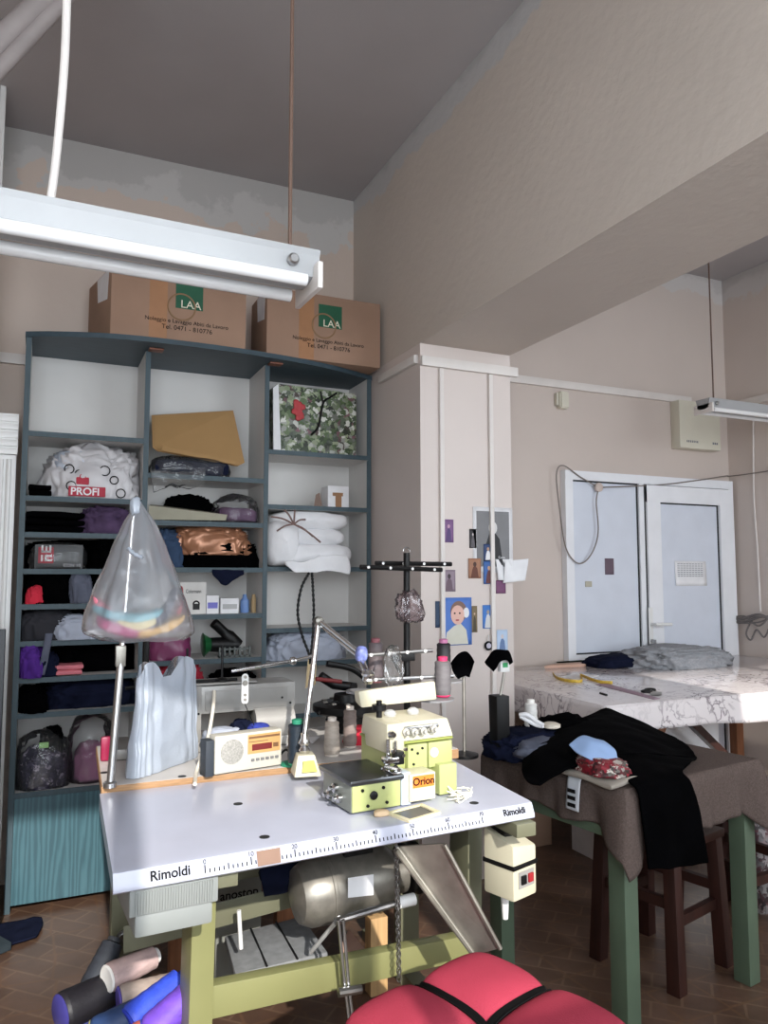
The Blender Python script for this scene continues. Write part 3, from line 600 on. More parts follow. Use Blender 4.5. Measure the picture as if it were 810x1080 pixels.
cloth('crumpled gold satin cloth on top of the black garments', 184, 262, 556, ZB[2]+.06, M_gold, 41, y=3.76, dep=.16, amp=.27, fold=3.4)
bx = thing('device_carton', 'white carton with a black pictogram on the fourth middle shelf', 'box', (P(203, 647, y=3.75).x, 3.74, ZB[3]))
a, b = P(188, 614, y=3.69), P(217, 647, y=3.69)
MB().box((a.x, 3.69, ZB[3]+.001), (b.x, 3.82, a.z), .002).build('carton_body', mat('carton_white', (206, 204, 200), .6), bx)
text('Colormann', .026, (a.x+.036, 3.69, ZB[3]+.1), (1, 0, 0), (0, 0, 1), M_ink, bx, squash=.6)
x = (a.x+b.x)/2+.02; MB().tube([(x+.014*cos(pi*i/8), 3.6895, ZB[3]+.046+.016*sin(pi*i/8)) for i in range(9)], .004, 6).box((x-.016, 3.688, ZB[3]+.022), (x+.016, 3.6905, ZB[3]+.05)).build('pictogram', M_black, bx, smooth=0)
def smallbox(label, u0, u1, vt, z, m, yf=3.69, dep=.09, marks=None, name='small_carton', grp='small cartons on the fourth middle shelf'):
    a, b = P(u0, vt, y=yf), P(u1, vt, y=yf); o = tag(MB().box((a.x, yf, z+.001), (b.x, yf+dep, a.z), .002).build(name, m), label, 'box', grp)
    if marks:
        w = b.x-a.x; h = a.z-z
        MB().box((a.x+.1*w, yf-.001, z+.3*h), (b.x-.1*w, yf+.001, z+.62*h)).build('printed_band', marks, o, smooth=0)
    return o
smallbox('small white carton with a violet band beside the white pictogram carton', 218, 231, 628, ZB[3], M_paper, marks=flat('print_violet', 110, 110, 190))
smallbox('small white carton with pale grey lettering in the middle of the fourth middle shelf', 233, 252, 631, ZB[3], M_paper, marks=flat('print_palegrey', 170, 170, 170))
o = tag(MB().lathe((P(259, 640, y=3.72).x, 3.74, ZB[3]+.001), [(.02, 0), (.022, .004), (.022, .06), (.012, .072), (.009, .09)], seg=18).build('glue_bottle', flat('bottle_blue', 110, 140, 190, rough=.3)), 'small blue bottle right of the little cartons on the fourth middle shelf', 'bottle')
tag(MB().lathe((P(268, 640, y=3.72).x, 3.73, ZB[3]+.001), [(.012, 0), (.012, .07), (.009, .075), (.009, .09)], seg=14).build('marker_tube', flat('tube_wood', 176, 150, 110)), 'slim beige tube standing by the blue bottle', 'tube')
rows = [[P(u, v, y=3.645) for u in (224, 236, 248, 257)] for v in (601, 606)]+[[P(230, 612, y=3.64), P(237, 615, y=3.635), P(246, 611, y=3.64), P(254, 607, y=3.64)], [P(233, 616, y=3.64), P(237, 618, y=3.635), P(242, 615, y=3.64), P(250, 609, y=3.64)]]
tag(patch(rows, 14, 10, .004, 30).build('hanging_garment', M_navy, smooth=180, solid=.004), 'dark corner of a garment hanging below the third middle shelf', 'garment')
gt = thing('spray_gun', 'black and green hand tool lying on the fifth middle shelf', 'tool', (P(230, 690, y=3.74).x, 3.74, ZB[4]))
c = P(214, 678, y=3.72); 
MB().lathe((c.x, 3.73, ZB[4]+.06), [(.05, 0), (.058, .004), (.05, .01), (.03, .04)], (1, 0, .05)).build('green_cup', flat('deep_green', 22, 84, 46, rough=.3), gt)
MB().tube([(c.x+.035, 3.73, ZB[4]+.06), (c.x+.16, 3.74, ZB[4]+.055)], [.034, .04], 16).tube(spline([(c.x+.17, 3.74, ZB[4]+.05), (c.x+.10, 3.73, ZB[4]+.12), (c.x+.05, 3.72, ZB[4]+.165)], 10), [.035]*4+[.024]*6, 12).build('tool_body', M_black, gt)
rk = MB(); a = P(231, 690, y=3.67)
for i in range(7): rk.box((a.x+i*.024, 3.672, ZB[4]+.001), (a.x+i*.024+.008, 3.684, ZB[4]+.05))
rk.box((a.x, 3.672, ZB[4]+.001), (a.x+.155, 3.70, ZB[4]+.01)).box((a.x, 3.674, ZB[4]+.036), (a.x+.155, 3.68, ZB[4]+.044))
tag(rk.build('needle_rack', mat('dull_pewter', (90, 94, 92), .5, .6)), 'small pewter rack of pins in front of the black hand tool', 'rack')
mb_ = thing('carrier_bag', 'maroon plastic bag on the fifth middle shelf behind the hanging bag', 'bag', (P(180, 690, y=3.72).x, 3.74, ZB[4]))
cx, wd, h = on(158, 202, 664, ZB[4], 3.66); cx = max(cx, xB+.02+wd*.5)
MB().blob((cx, 3.745, ZB[4]+.001), (wd, .18, h), 44, .14).clamp(cx).build('bag_body', mat('maroon_plastic', (112, 44, 84), .35, var=.2, scale=14), mb_, smooth=180)
cloth('red cloth on the sixth middle shelf behind the sewing machine', 160, 214, 703, ZB[5], mat('crimson_cloth', (150, 22, 44), .8), 45, y=3.76)
cloth('dark garment at the right of the sixth middle shelf', 226, 274, 712, ZB[5], M_blackc, 46, y=3.78)
# bay 3
fb = thing('garden_print_bag', 'tall bag printed with garden flowers on the top right shelf', 'bag', (P(335, 476, y=3.75).x, 3.78, ZC_[0]))
a, b = P(300, 405, y=3.74), P(376, 476, y=3.74); zt_ = a.z
MB().prism([(a.x-.02, 3.74, ZC_[0]+.001), (b.x, 3.74, ZC_[0]+.001), (b.x, 3.74, zt_-.01), (a.x-.04, 3.74, zt_+.0)], (0, .16, 0), .006).build('bag_body', M_floral, fb)
pk = MB(); 
for i in range(14): pk.blob((a.x+.075+random.uniform(-.03, .03), 3.733, zt_-.14+random.uniform(-.035, .05)), (.03, .008, .03), i, .1, 2, 2, flat=False)
pk.build('red_blossoms', flat('blossom_red', 168, 52, 56), fb, smooth=180)
tr = MB(); x = a.x+.165
tr.tube(spline([(x-.02, 3.735, ZC_[0]+.1), (x+.02, 3.735, ZC_[0]+.15), (x+.045, 3.735, zt_-.08), (x+.08, 3.735, zt_-.05), (x+.12, 3.735, zt_-.02)], 14), .006, 6).tube([(x+.045, 3.735, zt_-.085), (x+.03, 3.735, zt_-.02)], .005, 6)
tr.build('branch_print', M_black, fb)
MB().prism([(a.x-.065, 3.70, ZC_[0]+.004), (a.x-.02, 3.72, ZC_[0]+.001), (a.x-.035, 3.73, zt_-.005), (a.x-.065, 3.72, zt_-.03)], (0, .008, 0)).build('white_side', M_paper, fb, smooth=0)
wb = smallbox('small white box with a brown drawing on the second right shelf', 346, 368, 512, ZC_[1], M_paper, 3.73, .1, name='gift_box', grp=None)
a = P(356, 530, y=3.73); MB().box((a.x-.012, 3.7285, ZC_[1]+.004), (a.x+.022, 3.731, ZC_[1]+.075)).box((a.x-.028, 3.7287, ZC_[1]+.062), (a.x+.03, 3.7305, ZC_[1]+.08)).build('brown_drawing', flat('print_brown', 150, 110, 76), wb, smooth=0)
tag(MB().hexa([P(331, 534, y=3.74), P(340, 534, y=3.74), P(340, 534, y=3.80), P(331, 534, y=3.80), P(333, 521, y=3.75), P(337, 519, y=3.75), P(337, 519, y=3.79), P(333, 521, y=3.79)]).build('brown_pouch', flat('pouch_brown', 122, 100, 88)), 'small brown pouch left of the white gift box', 'pouch').location.z = ZC_[1]+.001
q = thing('quilt', 'thick white quilt folded and tied on the third right shelf', 'quilt', (P(325, 598, y=3.75).x, 3.80, ZC_[2]))
x0, x1 = xC+.018, P(368, 570, y=3.72).x; qm = MB()
def roll(z0, z1, xa_, xb_, y0=3.66, y1=3.92, seed=0):
    cxm, hw, hz = (xa_+xb_)/2, (xb_-xa_)/2, (z1-z0)/2
    def f(s, t):
        a_ = 2*pi*s; e = .55
        px = math.copysign(abs(cos(a_))**e, cos(a_))*hw; pz_ = math.copysign(abs(sin(a_))**.8, sin(a_))*hz; k = max(.0004, 1-abs(2*t-1)**5)**.5
        p = V((cxm+px*k, y0+(y1-y0)*t, (z0+z1)/2+pz_*k)); n = noise.noise(p*14+V((seed, 0, 0)))*.008
        return p+V((n, n, n))
    qm.grid(f, 40, 16, True)
roll(ZC_[2]+.19, ZC_[2]+.285, x0+.03, x1-.005, seed=1); roll(ZC_[2]+.11, ZC_[2]+.2, x0+.10, x1-.02, seed=2); roll(ZC_[2]+.004, ZC_[2]+.12, x0+.04, x1+.01, 3.64, seed=3); roll(ZC_[2]+.004, ZC_[2]+.235, x0, x0+.17, 3.63, seed=4)
qm.build('quilt_body', M_wcloth, q, smooth=180)
rows = [[P(u, v, y=3.63) for u, v in r] for r in (((300, 592), (320, 592), (345, 585), (368, 588)), ((303, 598), (322, 599), (345, 596), (369, 598)), ((312, 603), (322, 604), (352, 602), (368, 606)))]
patch(rows, 20, 10, .01, 20).build('hanging_corner', M_wcloth, q, smooth=180, solid=.008)
rb_ = MB(); c0 = P(310, 553, y=3.605)
for u, v in ((286, 545), (300, 538), (311, 538), (322, 548), (330, 566), (338, 572), (292, 560)): rb_.tube(spline([c0, P((u+310)/2, (v+553)/2-2, y=3.60), P(u, v, y=3.615)], 8), .0045, 6)
rb_.build('tie_ribbon', mat('brown_ribbon', (116, 92, 86), .6), q)
cloth('pale blue grey sheets bundled on the fifth right shelf', 284, 364, 668, ZC_[4], M_bcloth, 60, y=3.81, dep=.22, amp=.24, fold=3.6)
bc = thing('black_cord_loop', 'looped black braided cord with a beige wooden tag hanging before the right shelves', 'cord', P(326, 604, y=3.60))
bm_ = MB(); 
for k in range(2):
    pts = [P(326+k*3, 604, y=3.62), P(318+k*12, 620, y=3.60), P(314+k*17, 645, y=3.60), P(318+k*12, 668, y=3.60), P(326+k*2, 690, y=3.60), P(327, 700, y=3.60)]
    sp_ = spline(pts, 50); bm_.tube(sp_, [.005+.003*(i % 2) for i in range(50)], 8)
bm_.build('cord', M_black, bc)
MB().hexa([P(a_, b_, y=y_) for y_ in (3.60, 3.615) for a_, b_ in ((322, 726), (333, 722), (334, 690), (325, 692))]).build('wooden_tag', flat('tag_beige', 206, 182, 140), bc)

# ================================================================== LEFT EDGE AND FLOOR THINGS
a = P(6, 664, y=3.35)
tag(MB().box((-.62, 3.35, .0), (a.x, 3.40, a.z), .004).build('dark_board', mat('dark_navy_board', (24, 26, 34), .4)), 'tall dark board standing left of the shelving', 'board')
rows = [[P(u, v, z=.012) for u, v in r] for r in (((-14, 1000), (8, 997), (24, 993), (38, 988)), ((-14, 985), (10, 982), (28, 979), (45, 976)), ((0, 974), (20, 971), (36, 968), (44, 968)))]
tag(patch(rows, 20, 14, .006, 25).build('fallen_cloth', M_navy, smooth=180, solid=.006), 'navy cloth scrap lying on the floor before the shelving', 'cloth')
tag(MB().prism([P(-16, 1014, z=.004), P(12, 1002, z=.004), P(-2, 994, z=.004), P(-18, 994, z=.004)], (0, 0, .03), .003).build('dark_plank', mat('dark_teal_plank', (44, 54, 60), .5)), 'short dark plank on the floor at the left frame edge', 'plank')

# ================================================================== WHITE SEWING TABLE
ZT = .80
A0, B0, C0, D0 = V((.160, 1.700, ZT)), V((1.222, 1.759, ZT)), V((1.26, 2.285, ZT)), V((.178, 2.30, ZT))
ex = (B0-A0).normalized(); ey = V((-ex.y, ex.x, 0)); FT = frame(A0, ex)
tb = thing('sewing_table', 'white industrial sewing table with ruler edge and olive steel legs', 'table', (.7, 2.0, 0))
L_ = (B0-A0).length
prof = [(0, 0), (-.010, -.003), (-.022, -.031), (-.022, -.038), (-.014, -.043)]
mb = MB(); t = bmesh.new()
N = 2; top = [A0, B0, C0, D0]
ring = lambda o, z: [A0-ey*o*-1+V((0, 0, z)) for _ in (0,)]
def edgep(s, o, z): return A0.lerp(B0, s)+ey*o+V((0, 0, z))
vs = []
for o, z in prof: vs += [edgep(0, o, z), edgep(1, o, z)]
n = len(prof); bv = [t.verts.new(v) for v in vs]
c_, d_ = t.verts.new(C0), t.verts.new(D0); c2, d2 = t.verts.new(C0+V((0, 0, -.043))), t.verts.new(D0+V((0, 0, -.043)))
for i in range(n-1): t.faces.new([bv[2*i], bv[2*i+1], bv[2*i+3], bv[2*i+2]])
t.faces.new([bv[0], d_, c_, bv[1]]); t.faces.new([bv[2*n-2], bv[2*n-1], c2, d2]); t.faces.new([c_, d_, d2, c2])
t.faces.new([bv[2*i] for i in range(n)]+[d2, d_]); t.faces.new(([bv[2*i+1] for i in range(n)]+[c2, c_])[::-1])
mb.merge(t); mb.build('table_top', M_ttop, tb, smooth=25)
fd = (ey*-.012+V((0, 0, -.028))).normalized()     # down the sloping nose
fu = -fd
def nose(s, w): return A0+ex*s+ey*-.010+V((0, 0, -.003))+fd*w
text('Rimoldi', .027, nose(.072, .026), ex, fu, M_ink, tb, bold=.0006)
text('Rimoldi', .023, nose(L_-.098, .022), ex, fu, M_ink, tb, bold=.0006)
def sof(u, v): p = P(u, v, z=.783); return (p-A0).dot(ex)
s0 = sof(215.6, 913); s7 = sof(506.7, 861.5); rl = MB(); un = (s7-s0)/70; nn = ex.cross(fu).normalized()*.0008
TW = .0012; nn *= -1 if nn.y > 0 else 1
for i in range(71):
    h_ = .016 if i % 10 == 0 else (.012 if i % 5 == 0 else .008); s = s0+i*un
    rl.hexa([nose(s-TW, .029), nose(s+TW, .029), nose(s+TW, .029)+nn, nose(s-TW, .029)+nn, nose(s-TW, .029-h_), nose(s+TW, .029-h_), nose(s+TW, .029-h_)+nn, nose(s-TW, .029-h_)+nn])
rl.build('ruler_marks', M_ink, tb, smooth=0)
for i in range(8): text(str(i*10), .014, nose(s0+i*10*un, .0115), ex, fu, M_ink, tb, 'ruler_number', 'CENTER')
p = nose(sof(270, 903), .004); MB().prism([p, p+ex*.055, p+ex*.053+fd*.031, p+fd*.031], nn*2).build('tape_patch', mat('worn_brown_tape', (126, 96, 78), .5), tb, smooth=0)
for u, v in ((251, 848), (279, 883)):
    p = P(u, v, z=ZT); MB().lathe(p+V((0, 0, .0002)), [(.012, 0), (.012, .0012), (.009, .0014)], seg=16).build('hole_cap', M_rubber, tb)
p = P(500, 847, z=ZT); MB().lathe(p, [(.012, 0), (.012, .0012), (.009, .0014)], seg=16).build('hole_cap', M_rubber, tb)
# drawer
dr0 = A0+ex*.035+ey*-.004+V((0, 0, -.045)); FD = frame(dr0, ex)
dw = MB().fbox(FD, (0, 0, -.055), (.185, .30, 0), .004).build('drawer', mat('grey_plastic', (130, 134, 132), .5, var=.04), tb)
rb2 = MB()
for i in range(30): rb2.fbox(FD, (.012+i*.0055, -.003, -.05), (.0145+i*.0055, .001, -.006))
rb2.build('ribs', mat('grey_plastic', (166, 170, 168), .5), dw, smooth=0)
MB().fbox(FD, (.012, .004, -.10), (.175, .29, -.053), .008).build('drawer_tray', mat('grey_plastic', (166, 170, 168), .5), dw)
# frame: columns, feet, beams
def post(name, top, bot, w, d, m, par):
    T0, B_ = V(top), V(bot); h = [ex*(-w/2)+ey*(-d/2), ex*(w/2)+ey*(-d/2), ex*(w/2)+ey*(d/2), ex*(-w/2)+ey*(d/2)]
    return MB().hexa([B_+k for k in h]+[T0+k for k in h], .004).build(name, m, par)
lx = P(212, 960, y=1.98); zb = ZT-.044
post('leg', (P(211, 960, y=1.98).x, 1.98, zb), (P(204, 1080, y=1.98).x, 1.98, .0), .058, .10, M_olive, tb)
post('leg', (P(492, 900, y=2.03).x, 2.03, zb), (P(489, 1000, y=2.03).x, 2.03, .0), .05, .10, M_oliveg, tb)
for x in (P(211, 960, y=1.98).x, P(492, 900, y=2.03).x): MB().box((x-.03, 1.72, zb-.035), (x+.03, 2.26, zb), .003).build('top_rail', M_oliveg, tb)
for x in (P(204, 1080, y=1.98).x, P(489, 1000, y=2.03).x): MB().box((x-.03, 1.62, 0), (x+.03, 2.30, .045), .004).build('foot', M_olive, tb)
a, b = P(222, 1057, y=1.95), P(503, 993, y=1.98)
pt = lambda u, v, y: P(u, v, y=y)
MB().hexa([pt(221, 1076, 1.95), pt(503, 1010, 1.97), pt(503, 1010, 1.97)+V((0, .04, 0)), pt(221, 1076, 1.95)+V((0, .04, 0)), pt(221, 1041, 1.95), pt(503, 985, 1.97), pt(503, 985, 1.97)+V((0, .04, 0)), pt(221, 1041, 1.95)+V((0, .04, 0))], .003).build('cross_beam', M_olive, tb)
MB().hexa([pt(130, 1006, 2.28), pt(345, 947, 2.28), pt(345, 947, 2.31), pt(130, 1006, 2.31), pt(130, 977, 2.28), pt(345, 923, 2.28), pt(345, 923, 2.31), pt(130, 977, 2.31)], .003).build('rear_beam', M_oliveg, tb)
# treadle, rods
tp = [P(248, 1027, y=2.16), P(346, 1004, y=2.16), P(318, 966, y=2.42), P(237, 987, y=2.42)]
tr = MB().hexa([p+V((0, 0, -.022)) for p in tp]+tp, .006).build('treadle', mat('grey_rubber_pad', (128, 130, 132), .7, var=.15, scale=40), tb)
for k in (.33, .66): a, b = LP(tp[0], tp[1], k), LP(tp[3], tp[2], k); MB().tube([a+V((0, 0, .001)), b+V((0, 0, .001))], .0035, 6).build('pad_seam', M_black, tr)
MB().tube([P(328, 1004, y=2.12), P(358, 968, y=1.93)], .006, 8).build('link_rod', M_white, tb)
MB().tube([P(353, 972, y=1.93), P(420, 952, y=1.93)], .009, 10).build('lever_rod', M_steel, tb)
MB().tube([P(420, 952, y=1.93), P(437, 948, y=1.93)], .016, 12).build('lever_head', M_white, tb)
MB().tube([P(357, 970, y=1.90), P(364, 1042, y=1.90), P(371, 1100, y=1.90)], .0045, 8).tube([P(362, 970, y=1.90), P(368, 1042, y=1.90), P(375, 1100, y=1.90)], .0045, 8).build('pull_rods', M_steel, tb)
MB().tube([P(357, 1047, y=1.89), P(381, 1043, y=1.89)], .011, 10).build('rod_clamp', M_steel, tb)
MB().tube(spline([P(252+i*.25, 960+i*4.5, y=2.2) for i in range(10)], 20), .006, 8).build('spring_rod', M_white, tb)
for k, (u0, v0, u1, v1) in enumerate(((418, 893, 421, 1036),)):
    ch = MB(); n = 34
    for i in range(n):
        c = P(u0+(u1-u0)*i/n, v0+(v1-v0)*i/n, y=1.91); R_ = .0062
        pts = [c+(V((R_*cos(j*pi/5), 0, R_*1.5*sin(j*pi/5))) if i % 2 else V((0, R_*cos(j*pi/5), R_*1.5*sin(j*pi/5)))) for j in range(11)]
        ch.tube(pts, .0018, 5, False)
    ch.build('chain', M_steel, tb)
# chute
def cpt(u, v, y): return P(u, v, y=y)
T1, T2, E1, E2 = cpt(419, 893, 1.80), cpt(469, 890, 1.72), cpt(501, 1007, 1.70), cpt(528, 1000, 1.66)
ax_ = ((E1-T1)).normalized(); nrm = (T2-T1).cross(E1-T1).normalized()
if nrm.y > 0: nrm = -nrm
ch = MB().hexa([T1, T2, T2-nrm*.006, T1-nrm*.006, E1, E2, E2-nrm*.006, E1-nrm*.006])
for a, b in ((T1, E1), (T2, E2)): ch.tube([a+nrm*.004, b+nrm*.004], .006, 8)
ch.hexa([T1, T1+nrm*.03, T1+nrm*.03+(T2-T1)*.04, T1+(T2-T1)*.04, E1, E1+nrm*.02, E1+nrm*.02+(E2-E1)*.05, E1+(E2-E1)*.05])
lab(ch.build('waste_chute', M_tin, tb), 'sloping steel waste chute')
# motor tank
mc = P(366, 932, y=2.12); axm = V((1, .05, .04)).normalized()
mt = thing('clutch_motor', 'grey cylindrical motor with a pale label slung under the white sewing table', 'motor', mc)
MB().lathe(mc-axm*.165, [(.03, 0), (.072, .012), (.088, .04), (.09, .09), (.092, .092), (.092, .10), (.09, .102), (.09, .27), (.075, .30), (.06, .31), (.06, .34)], axm, 32).build('motor_body', mat('grey_hammertone', (132, 128, 120), .38, .55, var=.15, scale=40), mt)
p = P(372, 926, y=2.035)
rows = [[P(u, v, y=y_) for u, y_ in ((367, 2.028), (375, 2.028), (384, 2.028), (392, 2.028))] for v in (924, 934, 944)]
MB().hexa([P(367, 947, y=2.027), P(394, 944, y=2.031), P(394, 944, y=2.036), P(367, 947, y=2.033), P(367, 926, y=2.022), P(394, 922, y=2.026), P(394, 922, y=2.034), P(367, 926, y=2.03)]).build('label_plate', M_paper, mt, smooth=0)
MB().box(mc+V((-.02, -.03, .07)), mc+V((.07, .05, zb-mc.z-.0)), .004).build('bracket', M_black, mt)
MB().lathe(mc+axm*.18, [(.02, 0), (.075, .004), (.075, .012), (.06, .02), (.06, .03), (.075, .04), (.075, .05), (.02, .055)], axm, 24).build('pulley', M_black, mt)
# control box
cb0 = P(515, 935, y=1.84); FCB = frame(P(540, 908, y=1.84), (.95, .3, 0))
xb_ = thing('switch_box', 'cream motor switch box strapped under the right end of the sewing table', 'box', P(540, 945, y=1.84))
MB().hexa([FCB(*q) for q in ((-.05, -.045, -.085), (.05, -.045, -.085), (.05, .06, -.085), (-.05, .06, -.085), (-.05, -.045, .06), (.05, -.045, .045), (.05, .06, .078), (-.05, .06, .09))], .008).build('housing', M_cream, xb_)
MB().fbox(FCB, (-.052, -.048, -.004), (.052, .062, .008), .002).build('strap', M_black, xb_)
MB().fbox(FCB, (-.03, -.0475, -.055), (.035, -.044, -.012)).build('switch_plate', M_mgrey, xb_, smooth=0)
MB().fbox(FCB, (-.022, -.053, -.045), (-.002, -.046, -.022), .002).build('start_button', M_black, xb_)
MB().fbox(FCB, (.008, -.053, -.045), (.028, -.046, -.022), .002).build('stop_button', flat('button_red', 150, 30, 36), xb_)
MB().tube([FCB(-.02, .01, -.083), FCB(-.02, .01, -.15)], [.012, .008], 10).build('cable_gland', M_white, xb_)
MB().fbox(FCB, (-.03, .0, .06), (.03, .05, ZT-.044-FCB(0, 0, 0).z), .003).build('bracket', M_black, xb_)

# ================================================================== OVERLOCK MACHINE
O = P(370, 861, z=ZT); FM = frame(O, (1, .075, 0))
om = thing('overlock_machine', 'lime and cream overlock sewing machine on the white sewing table', 'sewing machine', O+V((.18, .1, 0)))
def mbx(a, b, bev=.004): return MB().fbox(FM, a, b, bev)
NF = V(FM(0, -1, 0)-FM(0, 0, 0)); NL = V(FM(-1, 0, 0)-FM(0, 0, 0)); NR = -NL
def lq(u, v, y): p = P(u, v, y=O.y+y)-O; e1 = V(FM(1, 0, 0)-O); return p.dot(e1), p.z
bw = .142; bh = .074
mbx((0, 0, .006), (bw, .17, bh)).build('work_block', M_mgrey2, om)
mbx((.002, -.004, .008), (bw-.001, .002, bh-.002), .002).build('front_cover', M_lime, om)
for x, z, r_ in ((.062, .044, .011), (.03, .06, .004), (.09, .06, .004), (.045, .02, .004), (.10, .022, .004)): MB().lathe(FM(x, -.004, z), [(r_, 0), (r_, .004), (r_*.6, .006)], NF, 14).build('screw', M_black, om)
mbx((-.006, -.010, bh), (bw+.008, .19, bh+.013), .005).build('work_plate', mat('polished_plate', (96, 98, 100), .28, .9), om)
for y_, z in ((.06, .03), (.085, .05), (.12, .026)): MB().lathe(FM(0, y_, z), [(.012, 0), (.012, .01), (.006, .014), (.006, .022)], NL, 14).build('side_knob', M_chrome, om)
mbx((.14, .075, .004), (.345, .22, .155)).build('body', M_lime, om)
mbx((.20, .058, .055), (.262, .08, .142), .003).build('looper_cover', M_lime, om)
mbx((.266, .058, .075), (.343, .08, .142), .003).build('looper_cover', M_lime, om)
mbx((.135, .056, .146), (.345, .22, .153), .002).build('seam_band', mat('dark_lime_seam', (140, 148, 74), .4), om)  # darker lime strip along the seam under the cream head
mbx((.286, .035, .004), (.343, .10, .085), .004).build('side_casting', M_lime, om)
x, z = lq(462, 795, .057); MB().lathe(FM(x, .058, z), [(.013, 0), (.013, .004), (.01, .005)], NF, 16).build('sight_glass', M_white, om)
for x, z in ((.212, .13), (.23, .118), (.217, .09), (.245, .13)): MB().lathe(FM(x, .058, z), [(.0035, 0), (.0035, .003)], NF, 8).build('cover_screw', M_black, om)
# cream head with a drooping nose on the left
ztp = lq(420, 763, .06)[1]
hd = MB().hexa([FM(*q) for q in ((.135, .055, .153), (.347, .055, .153), (.345, .215, .153), (.135, .215, .153), (.135, .058, ztp), (.340, .075, ztp-.004), (.325, .20, ztp+.006), (.135, .20, ztp+.006))], .007)
hd.hexa([FM(*q) for q in ((.128, .045, .128), (.182, .045, .128), (.182, .17, .128), (.128, .17, .128), (.128, .045, ztp+.001), (.182, .045, ztp+.001), (.182, .19, ztp+.007), (.128, .19, ztp+.007))], .007)
hd.build('head', M_cream, om)
(x0_, z0_), (x1_, z1_) = lq(421, 764, .05), lq(467, 759, .05)
mbx((x0_+.006, .048, ztp-.022), (x1_, .06, ztp-.012), .002).build('tension_bar', M_steel, om)
for u, v in ((429, 772.5), (438.5, 772.5), (448.5, 771.5), (460, 769.5)):
    x, z = lq(u, v, .05); MB().lathe(FM(x, .056, z), [(.013, 0), (.013, .004), (.010, .007), (.010, .018), (.005, .02), (.005, .028)], NF, 18).build('tension_dial', mat('dial_white', (176, 174, 166), .3), om)
x, z = lq(415.6, 775.5, .04); MB().lathe(FM(x, .045, z), [(.011, 0), (.011, .006), (.007, .016)], NF, 14).build('tension_dial', M_chrome, om)
xn = lq(412, 800, .03)[0]
nb = MB().tube([FM(xn, .035, .17), FM(xn, .033, .095)], .005, 8).tube([FM(xn+.02, .03, .165), FM(xn+.02, .028, .10)], .0035, 8).fbox(FM, (xn-.015, .012, .112), (xn+.022, .045, .126), .003).tube([FM(xn-.025, .01, .108), FM(xn+.008, .0, .10), FM(xn+.012, -.012, .097)], .004, 8).fbox(FM, (xn-.01, -.01, .088), (xn+.016, .04, .094), .002)
for i in range(8): nb.lathe(FM(xn-.025+.010*i, .02+.004*(i % 3), .10+.014*(i % 4)), [(.005, 0), (.005, .008)], NF, 8)
nb.build('needle_assembly', M_chrome, om)
x, z = lq(424, 800, .02); mbx((x-.012, .015, z-.018), (x+.012, .045, z+.016), .004).build('black_guard', M_black, om)
(x0_, z0_), (x1_, z1_) = lq(419, 853, .0), lq(434, 812, .0)
mbx((bw+.004, .0, .004), (.176, .08, .088), .005).build('chip_guard', mat('blueish_white', (186, 196, 208), .3), om)
(x0_, z0_), (x1_, z1_) = lq(434, 851, -.005), lq(463, 818, -.005)
lb_ = mbx((x0_, -.008, .012), (x1_, .06, .083), .005).build('front_door', M_cream, om)
w_ = x1_-x0_
MB().fbox(FM, (x0_+.01, -.0095, .047), (x1_-.006, -.0075, .077)).build('orange_label', flat('label_orange', 226, 124, 44), lb_, smooth=0)
text('Orion', .027, FM(x0_+w_*.52, -.0095, .054), FM(1, 0, 0)-FM(0, 0, 0), (0, 0, 1), M_ink, lb_, align='CENTER', bold=.0004)
x, z = lq(484, 817, .12); MB().lathe(FM(.345, .12, z), [(.036, 0), (.036, .018), (.028, .026), (.012, .028)], NR, 24).build('handwheel', M_black, om)
for x in (.19, .265): MB().lathe(FM(x, .14, ztp+.003), [(.016, 0), (.018, .008), (.014, .014), (.006, .018)], seg=16).build('oil_window', mat('clear_acrylic', (210, 212, 214), .1, alpha=.5), om)
MB().cyl(FM(.15, .13, ztp), FM(.15, .13, ztp+.05), .008).lathe(FM(.15, .13, ztp+.025), [(.02, 0), (.02, .014)], seg=16).build('thread_post', M_black, om)
# cream waste opening frame on the table
fr_ = MB(); a, b, c, d = [P(u, v, z=ZT+.001) for u, v in ((408, 862), (432, 868), (464, 857), (446, 850))]
Fh = frame(P(408, 861, z=ZT+.0), (P(434, 867, z=ZT)-P(408, 861, z=ZT)))
q = [P(u, v, z=ZT) for u, v in ((406, 859), (431, 868), (465, 858), (445, 849))]; cen = sum(q, V())/4
for i in range(4):
    p0, p1 = q[i], q[(i+1) % 4]; fr_.hexa([p0, p1, cen.lerp(p1, .78), cen.lerp(p0, .78), p0+V((0, 0, .005)), p1+V((0, 0, .005)), cen.lerp(p1, .78)+V((0, 0, .005)), cen.lerp(p0, .78)+V((0, 0, .005))])
wo = fr_.build('waste_opening', mat('ivory_plastic', (222, 212, 178), .4), smooth=0); tag(wo, 'ivory frame of the waste opening in the table before the overlock machine', 'opening')
MB().prism([cen.lerp(k, .8)+V((0, 0, .0008)) for k in q], (0, 0, .001)).build('dark_hole', mat('grey_hole', (86, 88, 90), .4, .5), wo, smooth=0)
th = MB()
for i in range(10):
    c = P(484+random.uniform(-8, 10), 841+random.uniform(-4, 4), z=ZT+.006); th.tube(spline([c+V((random.uniform(-.03, .03), random.uniform(-.02, .02), random.uniform(-.004, .02))) for _ in range(5)], 16), .0016, 5)
tag(th.build('thread_scraps', mat('scrap_thread', (226, 222, 206), .8)), 'tangle of pale thread scraps by the right foot of the overlock machine', 'thread')
c = P(402, 860, z=ZT+.001); tag(MB().blob(c, (.035, .022, .014), 4, .2, 3, 3).build('lint_scrap', mat('peach_lint', (214, 186, 150), .9), smooth=180), 'small peach lint scrap before the lime work block', 'lint')

